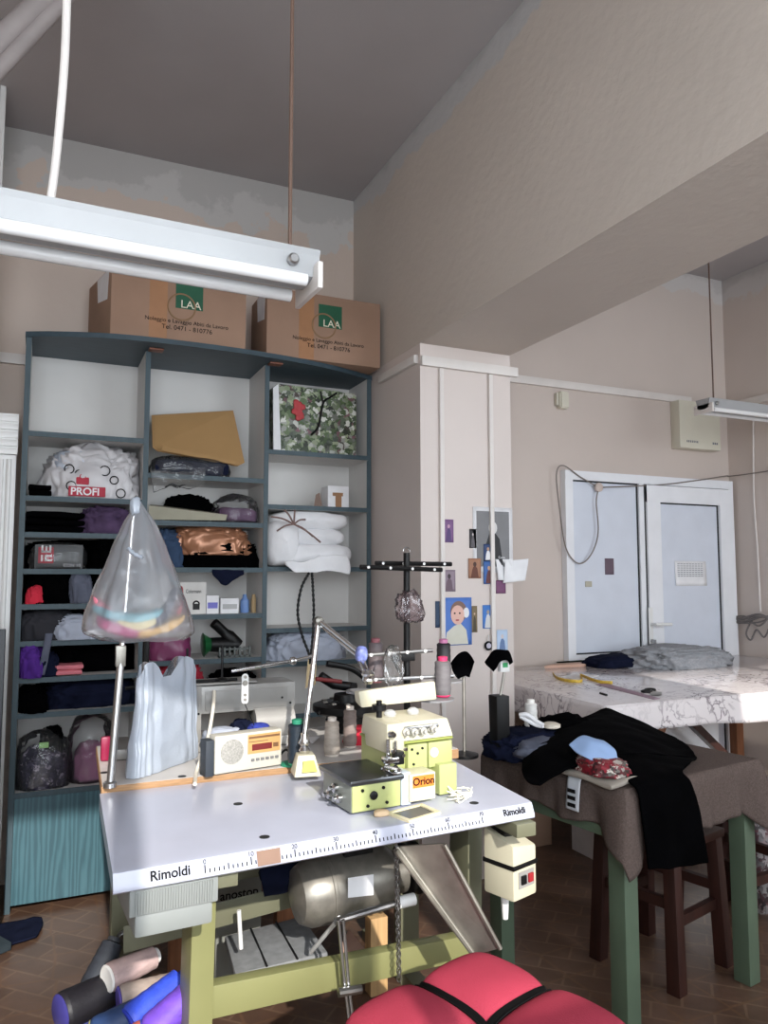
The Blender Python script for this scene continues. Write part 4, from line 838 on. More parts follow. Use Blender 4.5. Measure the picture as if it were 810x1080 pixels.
# ================================================================== SECOND TABLE + GREY MACHINE
Z2 = .815
t2 = thing('machine_table', 'worn grey laminate machine table behind the white sewing table', 'table', (.75, 2.6, 0))
MB().hexa([(.186, 2.312, Z2-.03), (1.32, 2.312, Z2-.03), (1.34, 2.86, Z2-.03), (.208, 2.86, Z2-.03), (.186, 2.312, Z2), (1.32, 2.312, Z2), (1.34, 2.86, Z2), (.208, 2.86, Z2)]).build('table_top', M_t2, t2, smooth=0)
MB().hexa([(.184, 2.309, Z2-.03), (1.32, 2.309, Z2-.03), (1.32, 2.312, Z2-.03), (.184, 2.312, Z2-.03), (.184, 2.309, Z2-.0008), (1.32, 2.309, Z2-.0008), (1.32, 2.312, Z2-.0008), (.184, 2.312, Z2-.0008)]).hexa([(.183, 2.312, Z2-.03), (.186, 2.312, Z2-.03), (.208, 2.86, Z2-.03), (.205, 2.86, Z2-.03), (.183, 2.312, Z2-.001), (.186, 2.312, Z2-.001), (.208, 2.86, Z2-.001), (.205, 2.86, Z2-.001)]).build('plywood_edge', M_ply, t2, smooth=0)
for x in (.27, 1.22):
    lg = MB().box((x-.035, 2.48, 0), (x+.035, 2.54, Z2-.03), .004).build('leg', M_oliveg, t2)
    MB().lathe((x+.0, 2.479, .33), [(.02, 0), (.02, .004), (.012, .005), (.012, .01)], (0, -1, 0), 16).build('bolt', M_steel, lg)
    MB().box((x-.03, 2.33, 0), (x+.03, 2.84, .04), .004).build('foot', M_oliveg, t2)
MB().box((.27, 2.5, .43), (1.22, 2.53, .52), .003).build('cross_beam', M_oliveg, t2)
for u, v in ((110, 815), (192, 819), (227, 815)): MB().lathe(P(u, v, z=Z2)+V((0, 0, .0002)), [(.012, 0), (.012, .001), (.009, .0012)], seg=14).build('hole_cap', M_rubber, t2)
# machine
gm = thing('flatbed_machine', 'grey flatbed industrial sewing machine on the worn rear table', 'sewing machine', (.6, 2.66, Z2))
YM = 2.62; x0 = P(165, 725, y=YM).x; x1 = P(213, 760, y=YM).x; x2 = P(312, 718, y=YM).x; ztop = P(250, 721, y=YM).z; zu = P(240, 752, y=YM).z; xh = P(268, 760, y=YM).x
MB().box((x0, YM, Z2+.03), (x1, YM+.15, ztop), .01).build('column', M_mgrey, gm)
MB().box((x1-.01, YM+.002, zu), (x2, YM+.14, ztop-.003), .01).build('arm', M_mgrey, gm)
MB().box((x0-.12, YM-.015, Z2+.002), (x2+.04, YM+.19, Z2+.035), .006).build('bed', M_mgrey, gm)
MB().box((xh, YM-.004, P(290, 778, y=YM).z), (x2-.005, YM+.12, zu+.01), .012).cyl((xh+.0, YM+.02, P(290, 768, y=YM).z+.02), (x2-.01, YM+.02, P(290, 768, y=YM).z+.02), .055, seg=24).build('head', M_mgrey, gm)
MB().box((x1+.01, YM-.002, zu+.012), (x2-.03, YM+.003, ztop-.02), .001).build('cover_plate', mat('grey_cover', (142, 140, 136), .4), gm)
for x, z in ((x1-.012, zu+.004), (x2-.02, zu+.02), (x2-.05, zu+.04)): MB().lathe((x, YM, z), [(.004, 0), (.004, .003)], (0, -1, 0), 8).build('screw', M_black, gm)
MB().box((x0-.02, YM+.0, ztop), (x2-.14, YM+.13, ztop+.006), .002).build('top_cover', M_mgrey, gm)
tkr = thing('thread_rack', 'black metal thread rack with upright pegs on top of the grey machine', 'rack', (.5, YM+.05, ztop+.006))
MB().tube([P(132, 726, y=YM+.03), P(160, 722, y=YM+.03), P(250, 716.5, y=YM+.03)], .006, 8).build('rail', M_black, tkr)
for u, v0, v1, r in ((153, 668, 722, .011), (197, 684, 719, .004), (234, 680, 717, .004)):
    a, b = P(u, v0, y=YM+.03), P(u, v1, y=YM+.03); pg_ = MB().tube([b, V((b.x, b.y, a.z))], r, 10).build('peg', M_black, tkr)
    MB().lathe((b.x, b.y, b.z-.002), [(.022, 0), (.022, .004), (.01, .01)], seg=16).build('peg_foot', M_black, pg_)
ta = thing('thread_guide', 'chrome thread guide rod with a white slotted bracket over the grey machine', 'rod', P(250, 706, y=2.45))
j = P(309, 697, y=2.45)
MB().tube([P(244, 708, y=2.45), j, P(330, 692, y=2.45)], .006, 10).lathe(j-V((.012, 0, 0)), [(.004, 0), (.012, .004), (.014, .012), (.012, .02), (.004, .024)], (1, 0, 0), 14).build('rod', M_chrome, ta)
a, b = P(255, 743, y=2.44), P(262, 710, y=2.44); br_ = MB()
pts = [((a.x+b.x)/2+.011*cos(t), 2.44, b.z-.012+.011*sin(t)) for t in [pi*i/8 for i in range(9)]]+[((a.x+b.x)/2+.011*cos(t), 2.44, a.z+.012+.011*sin(t)) for t in [pi+pi*i/8 for i in range(9)]]
br_.prism(pts, (0, .003, 0)).build('slotted_bracket', M_white, ta)
bh_ = MB()
for k in (.12, .32, .7, .85): bh_.lathe(((a.x+b.x)/2, 2.44, b.z+(a.z-b.z)*k), [(.005 if k != .32 else .009, 0), (.005 if k != .32 else .008, .003)], (0, -1, 0), 12)
bh_.build('bracket_bolts', M_tin, ta)
MB().tube([P(258, 742, y=2.44), P(268, 765, y=2.46)], .0015, 5).build('thread', M_black, ta)
tag(MB().tube(spline([P(226, 729, y=2.60), P(225, 745, y=2.55), P(220, 775, y=2.46), P(212, 800, y=2.38), P(207, 815, z=Z2+.006), P(205.5, 827, z=Z2+.006)], 40), .0055, 8).build('cream_cord', mat('cream_cord', (222, 214, 198), .6)), 'cream cord hanging from the grey machine to the front of the rear table', 'cord')
# stand pole with plastic bag
pb0, pb1 = P(116, 830, z=Z2+.001), P(142, 527, y=2.36)
po = thing('stand_pole', 'steel pole standing on the rear table and carrying the clear bag', 'pole', pb0)
MB().tube([pb0, pb0.lerp(pb1, .45)], .0105, 14).build('lower_tube', M_steel, po); MB().tube([pb0.lerp(pb1, .44), pb1], .0075, 12).build('upper_tube', M_chrome, po)
MB().box(pb0.lerp(pb1, .44)+V((-.016, -.012, -.03)), pb0.lerp(pb1, .44)+V((.012, .012, .03)), .004).build('clamp', M_tin, po)
MB().lathe(pb0, [(.018, 0), (.018, .012), (.012, .016)], seg=16).build('collar', M_steel, po)
hb = thing('clear_bag', 'clear plastic bag of bright folded fabrics hanging from the steel pole', 'bag', P(145, 672, y=2.36))
prof = [(530, 141, 148, 0), (538, 139, 153, .3), (548, 133, 160, .6), (570, 122, 171, .9), (600, 110, 183, 1), (625, 98, 192, 1), (645, 90, 199, 1), (660, 87, 203, .9), (668, 92, 202, .7), (674, 110, 192, .3)]
rowsL = [(P(l-1, v+(2 if v > 640 else 0), y=2.36), P(r+1, v, y=2.36)) for v, l, r, w_ in prof]
bgm = MB()
def fbag(s, t):
    L0 = catmull([p[0] for p in rowsL], t); R0 = catmull([p[1] for p in rowsL], t); a_ = 2*pi*s; c = (L0+R0)/2; hw = (R0-L0).length/2
    fold = 1+.10*(1-t)*sin(9*a_+3*t)+.05*(1-t)*sin(17*a_)
    x = math.copysign(abs(cos(a_))**.8, cos(a_)); y_ = math.copysign(abs(sin(a_))**.8, sin(a_))
    p = c+(R0-L0).normalized()*hw*x*(1 if abs(x) > .9 else fold)+V((0, hw*.72*y_*fold, 0)); n = noise.noise(p*22)*.006; return p+V((n, n, n*.5))
bgm.grid(fbag, 72, 40, True); bgm.build('bag_body', M_milky, hb, smooth=180)
MB().blob(P(143, 534, y=2.355), (.026, .026, .05), 2, .3, 3, 3, flat=False).build('knot', M_wbag, hb, smooth=180)
MB().tube(spline([P(135, 578, y=2.22), P(140, 583, y=2.215), P(145, 586, y=2.21), P(150, 588, y=2.22)], 8), [.007, .004]*4, 8).build('tied_handle', M_wbag, hb, smooth=180)
fab = [((92, 108, 644, 634), (205, 120, 140), 'pink', 92, 165, 644, 656), ]
def ribbon(label, pts, wv, rgb, yb, name='folded_fabric'):
    c = flat('fabric_%d_%d_%d' % rgb, *rgb, rough=.85); pts = [P(u, v, y=yb) for u, v in pts]; sp_ = spline(pts, 24); mbb = MB(); h = wv
    def f(s, t):
        a_ = 2*pi*s; p = catmull(pts, t); k = max(.0004, 1-abs(2*t-1)**6)**.5; return p+V((0, .055*math.copysign(abs(cos(a_))**.5, cos(a_))*k, h*math.copysign(abs(sin(a_))**.7, sin(a_))*k+.004*noise.noise(p*30+V((s*3, 0, 0)))))
    mbb.grid(f, 28, 24, True); return tag(mbb.build(name, c, smooth=180), label, 'cloth', 'fabrics in the hanging bag')
ribbon('pink folded fabric at the upper left inside the clear hanging bag', [(96, 632), (106, 638), (120, 648), (135, 655)], .016, (226, 132, 150), 2.355)
ribbon('turquoise folded fabric across the middle of the clear hanging bag', [(97, 640), (118, 648), (145, 652), (178, 644)], .017, (116, 184, 196), 2.345)
ribbon('dark grey folded fabric curving up the right of the clear hanging bag', [(138, 664), (160, 656), (176, 642), (184, 622)], .019, (58, 58, 82), 2.345)
ribbon('scarlet folded fabric at the right edge inside the clear hanging bag', [(183, 650), (188, 640), (190, 630), (190, 622)], .020, (224, 72, 80), 2.405)
ribbon('magenta folded fabric at the lower left inside the clear hanging bag', [(102, 654), (114, 660), (128, 664), (146, 668)], .019, (196, 52, 122), 2.335)
ribbon('cream folded fabric in the centre of the clear hanging bag below the turquoise', [(120, 655), (135, 659), (150, 658), (168, 653)], .016, (226, 206, 140), 2.340)
ribbon('yellow orange folded fabric at the bottom right of the clear hanging bag', [(142, 669), (158, 666), (176, 660), (194, 650)], .015, (236, 184, 96), 2.335)
# white carrier bag on table
wb0, wb1 = V((.262, 2.36, Z2)), V((.485, 2.575, Z2))
wbg = thing('white_carrier_bag', 'white plastic carrier bag standing between the steel pole and the grey machine', 'bag', wb0.lerp(wb1, .5))
dxy = (wb1-wb0).normalized(); nxy = V((dxy.y, -dxy.x, 0)); W_ = (wb1-wb0).length; HB = .275
def fw(s, t):
    a_ = 2*pi*s; cx_ = math.copysign(abs(cos(a_))**.45, cos(a_)); sy = math.copysign(abs(sin(a_))**.6, sin(a_))
    k = 1-.10*t; th_ = .034*(1-.6*t)*(1 if t > .02 else .9); wr = 1+.35*t*sin(11*a_+t*4)*.6+.12*sin(23*a_)
    p = wb0.lerp(wb1, .5)+dxy*(cx_*W_/2*k+.01*t)+nxy*(sy*th_*wr)+V((0, 0, .002+HB*t+.05*t**6*(max(0, 1-abs((cx_+.68)/.34)**3)+max(0, 1-abs((cx_-.5)/.48)**3)))); n = noise.noise(p*16)*.008*min(1, t*5); return p+nxy*n
q = MB(); q.grid(fw, 80, 30, True); 
lo_ = [fw(i/40, 0) for i in range(40)]; q.b.faces.new([q.b.verts.new(v) for v in lo_])
q.build('bag_body', M_wbag, wbg, smooth=180)
# radio
ra, rb3 = P(226, 819, z=Z2), P(297, 808, z=Z2); FR = frame(ra, rb3-ra); rw = (rb3-ra).length; rh = P(226, 777, y=ra.y).z-Z2
rd = thing('clock_radio', 'cream clock radio with tan dial panel on the rear table', 'radio', ra.lerp(rb3, .5))
MB().fbox(FR, (0, 0, .004), (rw, .05, rh), .006).build('case', mat('radio_cream', (190, 186, 174), .4, var=.03), rd)
MB().fbox(FR, (-.028, -.002, .0), (-.001, .045, rh*.92), .005).build('dark_side', flat('radio_dark', 44, 50, 58), rd)
c = FR(rw*.25, -.0005, rh*.56); MB().lathe(c, [(.036, 0), (.036, .0015), (.034, .002)], V(FR(0, -1, 0)-FR(0, 0, 0)), 28).build('speaker_grille', mat('grille_grey', (150, 148, 142), .6, var=.25, scale=200), rd)
dp = MB().fbox(FR, (rw*.48, -.002, rh*.44), (rw*.97, .001, rh*.93)).build('dial_panel', flat('dial_tan', 186, 146, 92), rd, smooth=0)
MB().fbox(FR, (rw*.54, -.003, rh*.52), (rw*.84, .0, rh*.68)).build('display', flat('display_maroon', 110, 44, 44, rough=.2), dp, smooth=0)
MB().fbox(FR, (rw*.49, -.003, rh*.83), (rw*.96, .0, rh*.88)).fbox(FR, (rw*.49, -.003, rh*.74), (rw*.78, .0, rh*.755)).build('tuning_scale', flat('dial_brown', 110, 78, 50), dp, smooth=0)
MB().fbox(FR, (rw*.86, -.003, rh*.55), (rw*.94, .0, rh*.66)).build('indicator', flat('dial_brown', 110, 78, 50), dp, smooth=0)
for i in range(6): MB().fbox(FR, (rw*(.53+i*.073), -.005, rh*.25), (rw*(.575+i*.073), .0, rh*.31), .0008).build('button', flat('button_grey', 110, 110, 110), rd)
tag(MB().tube(spline([FR(rw+.004, .02, .03), FR(rw+.02, .01, .045), FR(rw+.03, -.005, .03), FR(rw+.028, -.01, .0)], 16), .004, 6).build('black_plug_cord', M_black), 'short black cord beside the right end of the clock radio', 'cord')
tag(MB().blob(P(273, 778, y=2.50), (.075, .07, .06), 3, .05, 2, 3, flat=False).build('yarn_ball', mat('blue_yarn', (42, 58, 150), .8, var=.3, scale=90, bump=.5, bscale=120), smooth=180), 'blue ball of yarn behind the clock radio', 'yarn').location.z = Z2+.036+.006
cloth_ = tag(MB().blob((P(235, 770, y=2.56).x, 2.565, Z2+.036), (.11, .07, .045), 71, .28).build('fabric_scrap', M_bcloth, smooth=180), 'pale fabric scrap in the throat of the grey machine', 'cloth')
cloth_ = tag(MB().blob((P(254, 765, y=2.60).x, 2.585, Z2+.036), (.08, .06, .06), 72, .28).build('fabric_scrap', M_navy, smooth=180), 'navy fabric scrap in the throat of the grey machine', 'cloth')
o = tag(MB().box(P(112, 800, y=2.55)+V((-.012, 0, -.001)), P(112, 800, y=2.55)+V((.02, .02, .075)), .008).build('red_case', flat('case_crimson', 140, 24, 62, rough=.3)), 'small crimson case standing behind the steel pole', 'case'); o.location.z = Z2+.001; o.location.y = 2.62; 
# thread cones
def cone(label, base, h, r0, r1, rgb, core=(220, 210, 200), group='thread cones on the tables', axis=(0, 0, 1), tip=True, base_cap=None):
    b = V(base); ax = V(axis).normalized(); t = thing('thread_cone', label, 'thread', b, group)
    th_ = mat('thread_%d_%d_%d' % rgb, rgb, .55, var=.2, scale=25, stretch=(1, 1, 3), bump=.12, bscale=140)
    pr = [(r0*.9, .006), (r0, .014)]
    for i in range(10): k = i/9; pr.append((r0+(r1-r0)*k+.0012*(i % 2), .016+(h-.034)*k))
    pr += [(r1*.8, h-.014)]
    MB().lathe(b, pr, ax, 20).build('wound_thread', th_, t)
    cm = flat('core_%d_%d_%d' % core, *core)
    MB().lathe(b, [(r0*.82, 0), (r0*.95, .004), (r0*.8, .008)], ax, 18).build('core_base', cm, t)
    MB().lathe(b+ax*(h-.016), [(r1*.62, 0), (r1*.66, .014), (r1*.4, .016)], ax, 18).build('core_tip', cm, t)
    return t
cone('dark teal thread cone on a green foot beside the clock radio', P(313, 806, z=Z2+.014), .135, .028, .026, (18, 32, 44), (40, 130, 100))
tag(MB().lathe(P(313, 806, z=Z2)+V((-.012, 0, 0)), [(.04, 0), (.04, .006), (.02, .012)], seg=20).build('spool_foot', flat('foot_green', 40, 130, 100)), 'green plastic foot under the dark teal thread cone', 'base')
cone('beige thread cone standing alone beside the overlock work block', P(350, 797, z=Z2), .125, .026, .022, (172, 160, 148))
cone('taupe thread cone standing behind the beige cone left of the overlock', P(369, 788, z=Z2), .14, .023, .021, (132, 118, 112))
tag(MB().blob(P(377, 784, z=Z2), (.09, .07, .055), 73, .18).build('red_scrap', M_red, smooth=180), 'red cloth scrap beside the taupe thread cone', 'cloth')
tag(MB().hexa([P(u, v, z=Z2+k) for k in (.001, .006) for u, v in ((300, 752+36), (330, 784), (338, 777), (308, 778))]).build('paper_slip', M_paper), 'white paper slip on the rear table behind the lamp base', 'paper')
# dark motor behind
dm = thing('belt_motor', 'black motor with a flat pulley wheel behind the task lamp arm', 'motor', (1.05, 2.75, Z2))
c = P(365, 745, y=2.74)
MB().lathe((c.x, 2.74, Z2+.05), [(.03, -.049), (.07, -.045), (.075, .01), (.11, .02), (.125, .03), (.125, .052), (.10, .06), (.05, .062), (.045, .09), (.01, .092)], seg=36).build('pulley', M_black, dm)
k = MB()
for i in range(10): a_ = 2*pi*i/10; k.box((c.x+.085*cos(a_)-.008, 2.74+.085*sin(a_)-.008, Z2+.108), (c.x+.085*cos(a_)+.008, 2.74+.085*sin(a_)+.008, Z2+.116))
k.build('wheel_lugs', M_tin, dm, smooth=0)
MB().tube([P(338, 713, y=2.78), P(352, 722, y=2.78), P(375, 725, y=2.78)], .018, 12).tube(spline([P(345, 700, y=2.80), P(370, 705, y=2.80), P(385, 715, y=2.80)], 12), .012, 10).tube([P(372, 722, y=2.78), (c.x+.02, 2.76, Z2+.12)], .02, 10).build('motor_body', M_black, dm)
MB().tube([P(333, 716, y=2.765), P(360, 719, y=2.765)], .008, 10).build('red_handle', flat('handle_red', 120, 40, 40), dm)
dk = MB()
for i in range(7):
    p = P(335+random.uniform(-8, 30), 758+random.uniform(-10, 10), y=2.7); dk.tube(spline([p, p+V((.05, .02, .03)), p+V((.1, -.03, -.01)), p+V((.13, .02, .02)), p+V((.18, .03, -.02))], 16), .006, 6)
for v in dk.b.verts: v.co.z = max(v.co.z, Z2+.002)
tag(dk.build('cable_tangle', M_black), 'tangle of black cables behind the thread cones', 'cable')
# ================================================================== TASK LAMP
lb0 = (P(310, 816, z=Z2)+P(337, 820, z=Z2))/2; lb0.z = Z2; lb0.y += .02
tl = thing('task_lamp', 'jointed chrome task lamp with cream strip head over the overlock machine', 'lamp', lb0)
MB().hexa([lb0+V(q) for q in ((-.042, -.035, .001), (.036, -.05, .001), (.05, .03, .001), (-.03, .045, .001), (-.028, -.022, .06), (.022, -.03, .06), (.03, .018, .06), (-.018, .028, .06))], .004).build('base', M_cream, tl)
MB().hexa([lb0+V(q) for q in ((-.022, -.046, .016), (.022, -.0505, .016), (.02, -.046, .02), (-.02, -.04, .02), (-.016, -.0365, .045), (.016, -.0405, .045), (.016, -.034, .045), (-.016, -.03, .045))]).build('warning_label', flat('label_lime', 176, 176, 84), tl, smooth=0)
j1 = P(336, 655, y=2.27); jb = lb0+V((0, 0, .06)); j2 = P(381, 690, y=2.13)
MB().lathe(jb, [(.014, 0), (.018, .01), (.012, .02), (.02, .03), (.012, .045), (.011, .06)], seg=16).build('swivel', M_chrome, tl)
MB().tube([jb+V((0, 0, .05)), j1], .0085, 12).build('lower_arm', M_chrome, tl)
MB().lathe(j1+V((0, .012, 0)), [(.014, 0), (.014, .024), (.008, .028)], (0, -1, 0), 16).build('elbow', M_tin, tl)
MB().tube([j1+V((-.002, -.004, .004)), j2], .006, 10).tube([j1+V((.004, .008, -.01)), j2+V((.0, .006, -.012))], .006, 10).build('upper_arm', M_chrome, tl)
MB().blob(j2+V((0, 0, 0)), (.036, .032, .048), 3, .06, 3, 3, flat=False).build('taped_joint', mat('blue_white_tape', (120, 130, 190), .35, var=.6, scale=50), tl, smooth=180)
hA = P(388, 714, y=2.055)
MB().tube([j2+V((0, 0, -.02)), hA], [.012, .010], 12).lathe(hA+V((0, 0, -.02)), [(.012, 0), (.018, .01), (.016, .02), (.02, .03), (.012, .04)], seg=14).build('neck', M_chrome, tl)
q = [P(378, 729, y=2.04), P(459, 718, y=2.06)]; zh = .055
MB().hexa([P(381, 747, y=2.04), P(461, 738, y=2.06), P(461, 738, y=2.06)+V((0, .05, .012)), P(381, 747, y=2.04)+V((0, .05, .012)), q[0], q[1], q[1]+V((0, .035, -.004)), q[0]+V((0, .035, -.004))], .006).build('lamp_head', M_cream, tl)
# ================================================================== THREAD STAND
ts = thing('thread_stand', 'black overlock thread stand with cross bars behind the overlock machine', 'stand', (P(429, 745, y=2.20).x, 2.20, ZT))
px = P(429, 640, y=2.20).x; ztp = P(429, 583, y=2.20).z
MB().tube([(px, 2.20, ZT+.001), (px, 2.20, ztp)], .0105, 12).build('pole', M_black, ts)
MB().tube([(px+.012*cos(i*pi/8), 2.20, ztp+.004+.014*sin(i*pi/8)) for i in range(9)], .002, 6).build('hook', M_steel, ts)
MB().lathe((px, 2.20, ZT+.001), [(.03, 0), (.03, .01), (.015, .02)], seg=18).build('base_clamp', M_black, ts)
for k, ((ua, va), (ub, vb), yy) in enumerate((((380, 598), (466, 601), 2.17), ((396, 594), (476, 595), 2.23), )):
    g = MB().tube([P(ua, va, y=yy), P(ub, vb, y=yy)], .0075, 8).build('guide_bar', M_black, ts)
    for i in range(4): p = P(ua+(ub-ua)*(.1+.27*i), va+(vb-va)*(.1+.27*i), y=yy-.007); MB().lathe(p, [(.0045, 0), (.0045, .002)], (0, -1, 0), 10).build('eyelet', M_white, g)
for (ua, va), (ub, vb), yy in (((388, 691), (456, 686), 2.18), ((392, 717), (478, 713), 2.16)):
    g = MB().tube([P(ua, va, y=yy), P(ub, vb, y=yy)], .006, 8).build('guide_bar', M_steel, ts)
    for i in range(4): p = P(ua+(ub-ua)*(.05+.28*i), va+(vb-va)*(.05+.28*i), y=yy-.006); MB().lathe(p, [(.0055, 0), (.0055, .002)], (0, -1, 0), 10).build('eyelet', M_white, g)
MB().box((px-.05, 2.18, P(429, 694, y=2.2).z-.008), (px+.02, 2.215, P(429, 690, y=2.2).z+.006), .003).build('slide_clamp', M_black, ts)
MB().tube([P(414, 694, y=2.18), P(424, 714, y=2.16)], .005, 8).build('strut', M_black, ts)
DS = []
for u, v, yy, r in ((458, 737, 2.16, .062), (472, 718, 2.28, .05), (383, 729, 2.26, .055)):
    c = P(u, v, y=yy); DS.append(c); MB().lathe(c, [(.006, -.006), (r, -.003), (r, .002), (.008, .006)], seg=28).build('spool_plate', flat('disc_grey', 132, 132, 134, rough=.4), ts)
MB().tube([DS[0]+V((0, 0, -.004)), V((px, 2.2, DS[0].z-.004))], .006, 8).tube([DS[1]+V((0, 0, -.004)), V((px, 2.2, DS[1].z-.004))], .006, 8).tube([DS[2]+V((0, 0, -.004)), V((px, 2.2, DS[2].z-.004))], .006, 8).build('plate_arms', M_steel, ts)
tag(MB().blob(P(432, 640, y=2.185), (.07, .045, .075), 9, .4, 3, flat=False).build('loose_thread', plastic('pinkish_film', (190, 160, 166), .72), smooth=180), 'scrunched pinkish film tied round the thread stand pole', 'film')
tag(MB().blob(P(415, 703, y=2.12), (.05, .03, .10), 13, .25, 2.4, flat=False).build('clear_scrap', M_clear, smooth=180), 'clear plastic scrap dangling from the lower guide bar', 'film')
cone('grey thread cone with magenta ends on the front spool plate', P(467, 737, y=2.15)+V((0, 0, .007)), .125, .026, .024, (104, 100, 102), (204, 52, 100))
cone('black thread cone with pink top on the rear spool plate', P(468, 716, y=2.27)+V((0, 0, .007)), .125, .024, .022, (40, 38, 42), (206, 130, 170))
cone('brown grey thread cone with dusty rose top on the left spool plate', P(396, 722, y=2.26)+V((0, 0, .007)), .14, .024, .022, (100, 90, 92), (140, 84, 90))

# ================================================================== PICTURES ON THE PILLAR
def figure(o, u0, v0, u1, v1, y, robe, head, bg=None):
    a, b = P(u0, v1, y=y), P(u1, v0, y=y); w, h = b.x-a.x, b.z-a.z; cx = (a.x+b.x)/2
    mbf = MB().prism([(cx-w*.32, y-.0022, a.z+.03*h), (cx+w*.3, y-.0022, a.z+.03*h), (cx+w*.2, y-.0022, a.z+.5*h), (cx+w*.05, y-.0022, a.z+.62*h), (cx-w*.12, y-.0022, a.z+.58*h), (cx-w*.22, y-.0022, a.z+.4*h)], (0, -.0006, 0)); mbf.build('robe_print', robe, o, smooth=0)
    MB().prism([(cx+w*.13*cos(i*pi/8), y-.0024, a.z+.70*h+w*.17*sin(i*pi/8)) for i in range(16)], (0, -.0006, 0)).build('face_print', head, o, smooth=0)
def card(name, label, r, col, robe=None, head=(200, 170, 150), y=YP, border=None, lean=0):
    o = sheet(name, label, 'picture', *r[:4], y, flat('pic_%d_%d_%d' % border, *border) if border else flat('pic_%d_%d_%d' % col, *col), lean, 'pictures stuck on the pillar')
    R = r
    if border:
        mx_, my_ = (r[2]-r[0])*.09, (r[3]-r[1])*.06; R = (r[0]+mx_, r[1]+my_, r[2]-mx_, r[3]-my_*1.6); a, b = P(R[0], R[3], y=y), P(R[2], R[1], y=y)
        MB().box((a.x, y-.0034, a.z), (b.x, y-.0024, b.z)).build('print_area', flat('pic_%d_%d_%d' % col, *col), o, smooth=0); y -= .0012
    if robe: figure(o, *R, y, flat('pic_%d_%d_%d' % robe, *robe), flat('pic_%d_%d_%d' % head, *head))
    return o
card('picture_card', 'small purple saint card high on the pillar by the left strip', (468, 548, 478, 572), (120, 84, 130), (84, 60, 110), (190, 150, 170))
card('picture_card', 'tiny black card half behind the large black and white print', (495, 558, 502, 578), (34, 32, 36), (90, 86, 90), (200, 190, 190))
o = card('picture_print', 'large black and white print with white border on the pillar', (499, 536, 540, 604), (118, 118, 120), (30, 30, 34), (206, 204, 202), border=(222, 222, 224))
a = P(525, 589, y=YP); text('Cuvin', .016, (a.x, YP-.0042, a.z), (1, 0, 0), (0, 0, 1), M_paper, o)
card('picture_card', 'small dark blue icon overlapping the bottom of the large print', (510, 574, 519, 591), (40, 62, 104), (220, 220, 220), (190, 150, 120), y=YP-.004)
card('picture_card', 'blue icon with a dark red robe under the large print', (510, 592, 521, 616), (58, 98, 160), (90, 44, 46), (190, 150, 120), y=YP-.004)
card('picture_card', 'small orange brown icon left of the large print', (494, 589, 507, 610), (156, 112, 86), (96, 52, 36), (70, 44, 34), y=YP-.003)
card('picture_card', 'monochrome photo of a veiled woman below the thread stand arm', (467, 601, 480, 624), (140, 124, 136), (104, 84, 96), (60, 46, 54))
ch_ = card('picture_card', 'blue photo of a smiling child on the pillar', (468, 630, 497, 681), (78, 118, 192), None)
a, b = P(468, 681, y=YP), P(497, 630, y=YP); cx = (a.x+b.x)/2; y = YP-.0024
def ell(cx_, cz, rx, rz, y_, m, name): MB().prism([(cx_+rx*cos(i*pi/12), y_, cz+rz*sin(i*pi/12)) for i in range(24)], (0, -.0006, 0)).build(name, m, ch_, smooth=0)
MB().prism([(a.x+.006, y, a.z+.004), (b.x-.02, y, a.z+.004), (b.x-.03, y, a.z+.07), (cx+.015, y, a.z+.10), (cx-.02, y, a.z+.09), (a.x+.015, y, a.z+.06)], (0, -.0006, 0)).build('shirt_print', flat('pic_cream', 206, 204, 190), ch_, smooth=0)
ell(cx+.004, a.z+.155, .044, .05, y-.0006, flat('pic_hair', 120, 92, 80), 'hair_print'); ell(cx-.002, a.z+.14, .036, .045, y-.0014, flat('pic_skin', 220, 178, 164), 'face_print')
for dx in (-.015, .012): ell(cx-.003+dx, a.z+.148, .005, .004, y-.0022, M_ink, 'eye_print')
ell(cx-.004, a.z+.116, .010, .004, y-.0022, flat('pic_lip', 170, 80, 84), 'mouth_print'); ell(cx+.045, a.z+.15, .016, .024, y-.0008, M_paper, 'bow_print')
card('picture_card', 'narrow dark blue card at the left of the child photo', (459, 634, 463.5, 662), (40, 62, 90))
card('picture_card', 'narrow olive brown icon at the right of the child photo', (497.5, 639, 503, 667), (120, 104, 76), (70, 62, 46))
card('picture_card', 'bright blue card of a white robed saint by the right strip', (509, 638, 520, 663), (60, 116, 190), (206, 206, 206), (160, 150, 140))
card('picture_card', 'small purple card below the loose white papers', (523, 612, 533, 626), (110, 64, 100))
for k, (r, l) in enumerate((((524, 590, 541, 612), 'loose white paper hanging right of the strip on the pillar'), ((529, 592, 551, 615), 'crumpled white paper curling off the right pillar edge'))):
    a, b = P(r[0], r[3], y=YP), P(r[2], r[1], y=YP); mbp = MB()
    mbp.grid(lambda s, t: V((a.x+(b.x-a.x)*s+.012*t*(k*2-1), YP-.008-.004*k-.016*k*s*s-.006*sin(s*5+t*3), a.z+(b.z-a.z)*t+.012*s*k)), 12, 12)
    tag(mbp.build('loose_paper', M_paper, smooth=180, solid=.001), l, 'paper', 'pictures stuck on the pillar')
kc = thing('key_ring', 'round black and white key ring charm hanging on the pillar', 'charm', P(515, 690, y=YP-.01))
c = P(515, 681, y=YP-.006); MB().lathe(c, [(.022, 0), (.022, .004)], (0, -1, 0), 22).build('charm_disc', M_ink, kc); MB().lathe(c+V((0, -.004, 0)), [(.013, 0), (.013, .002)], (0, -1, 0), 18).build('charm_face', flat('pic_pale', 180, 176, 190), kc)
MB().tube([c+V((0, -.003, .022)), c+V((0, -.003, .05))], .002, 6).build('charm_chain', M_steel, kc)
card('picture_card', 'pale blue paper with a printed figure low on the pillar', (524, 664, 535, 688), (176, 196, 220), (96, 120, 160), (200, 190, 190))

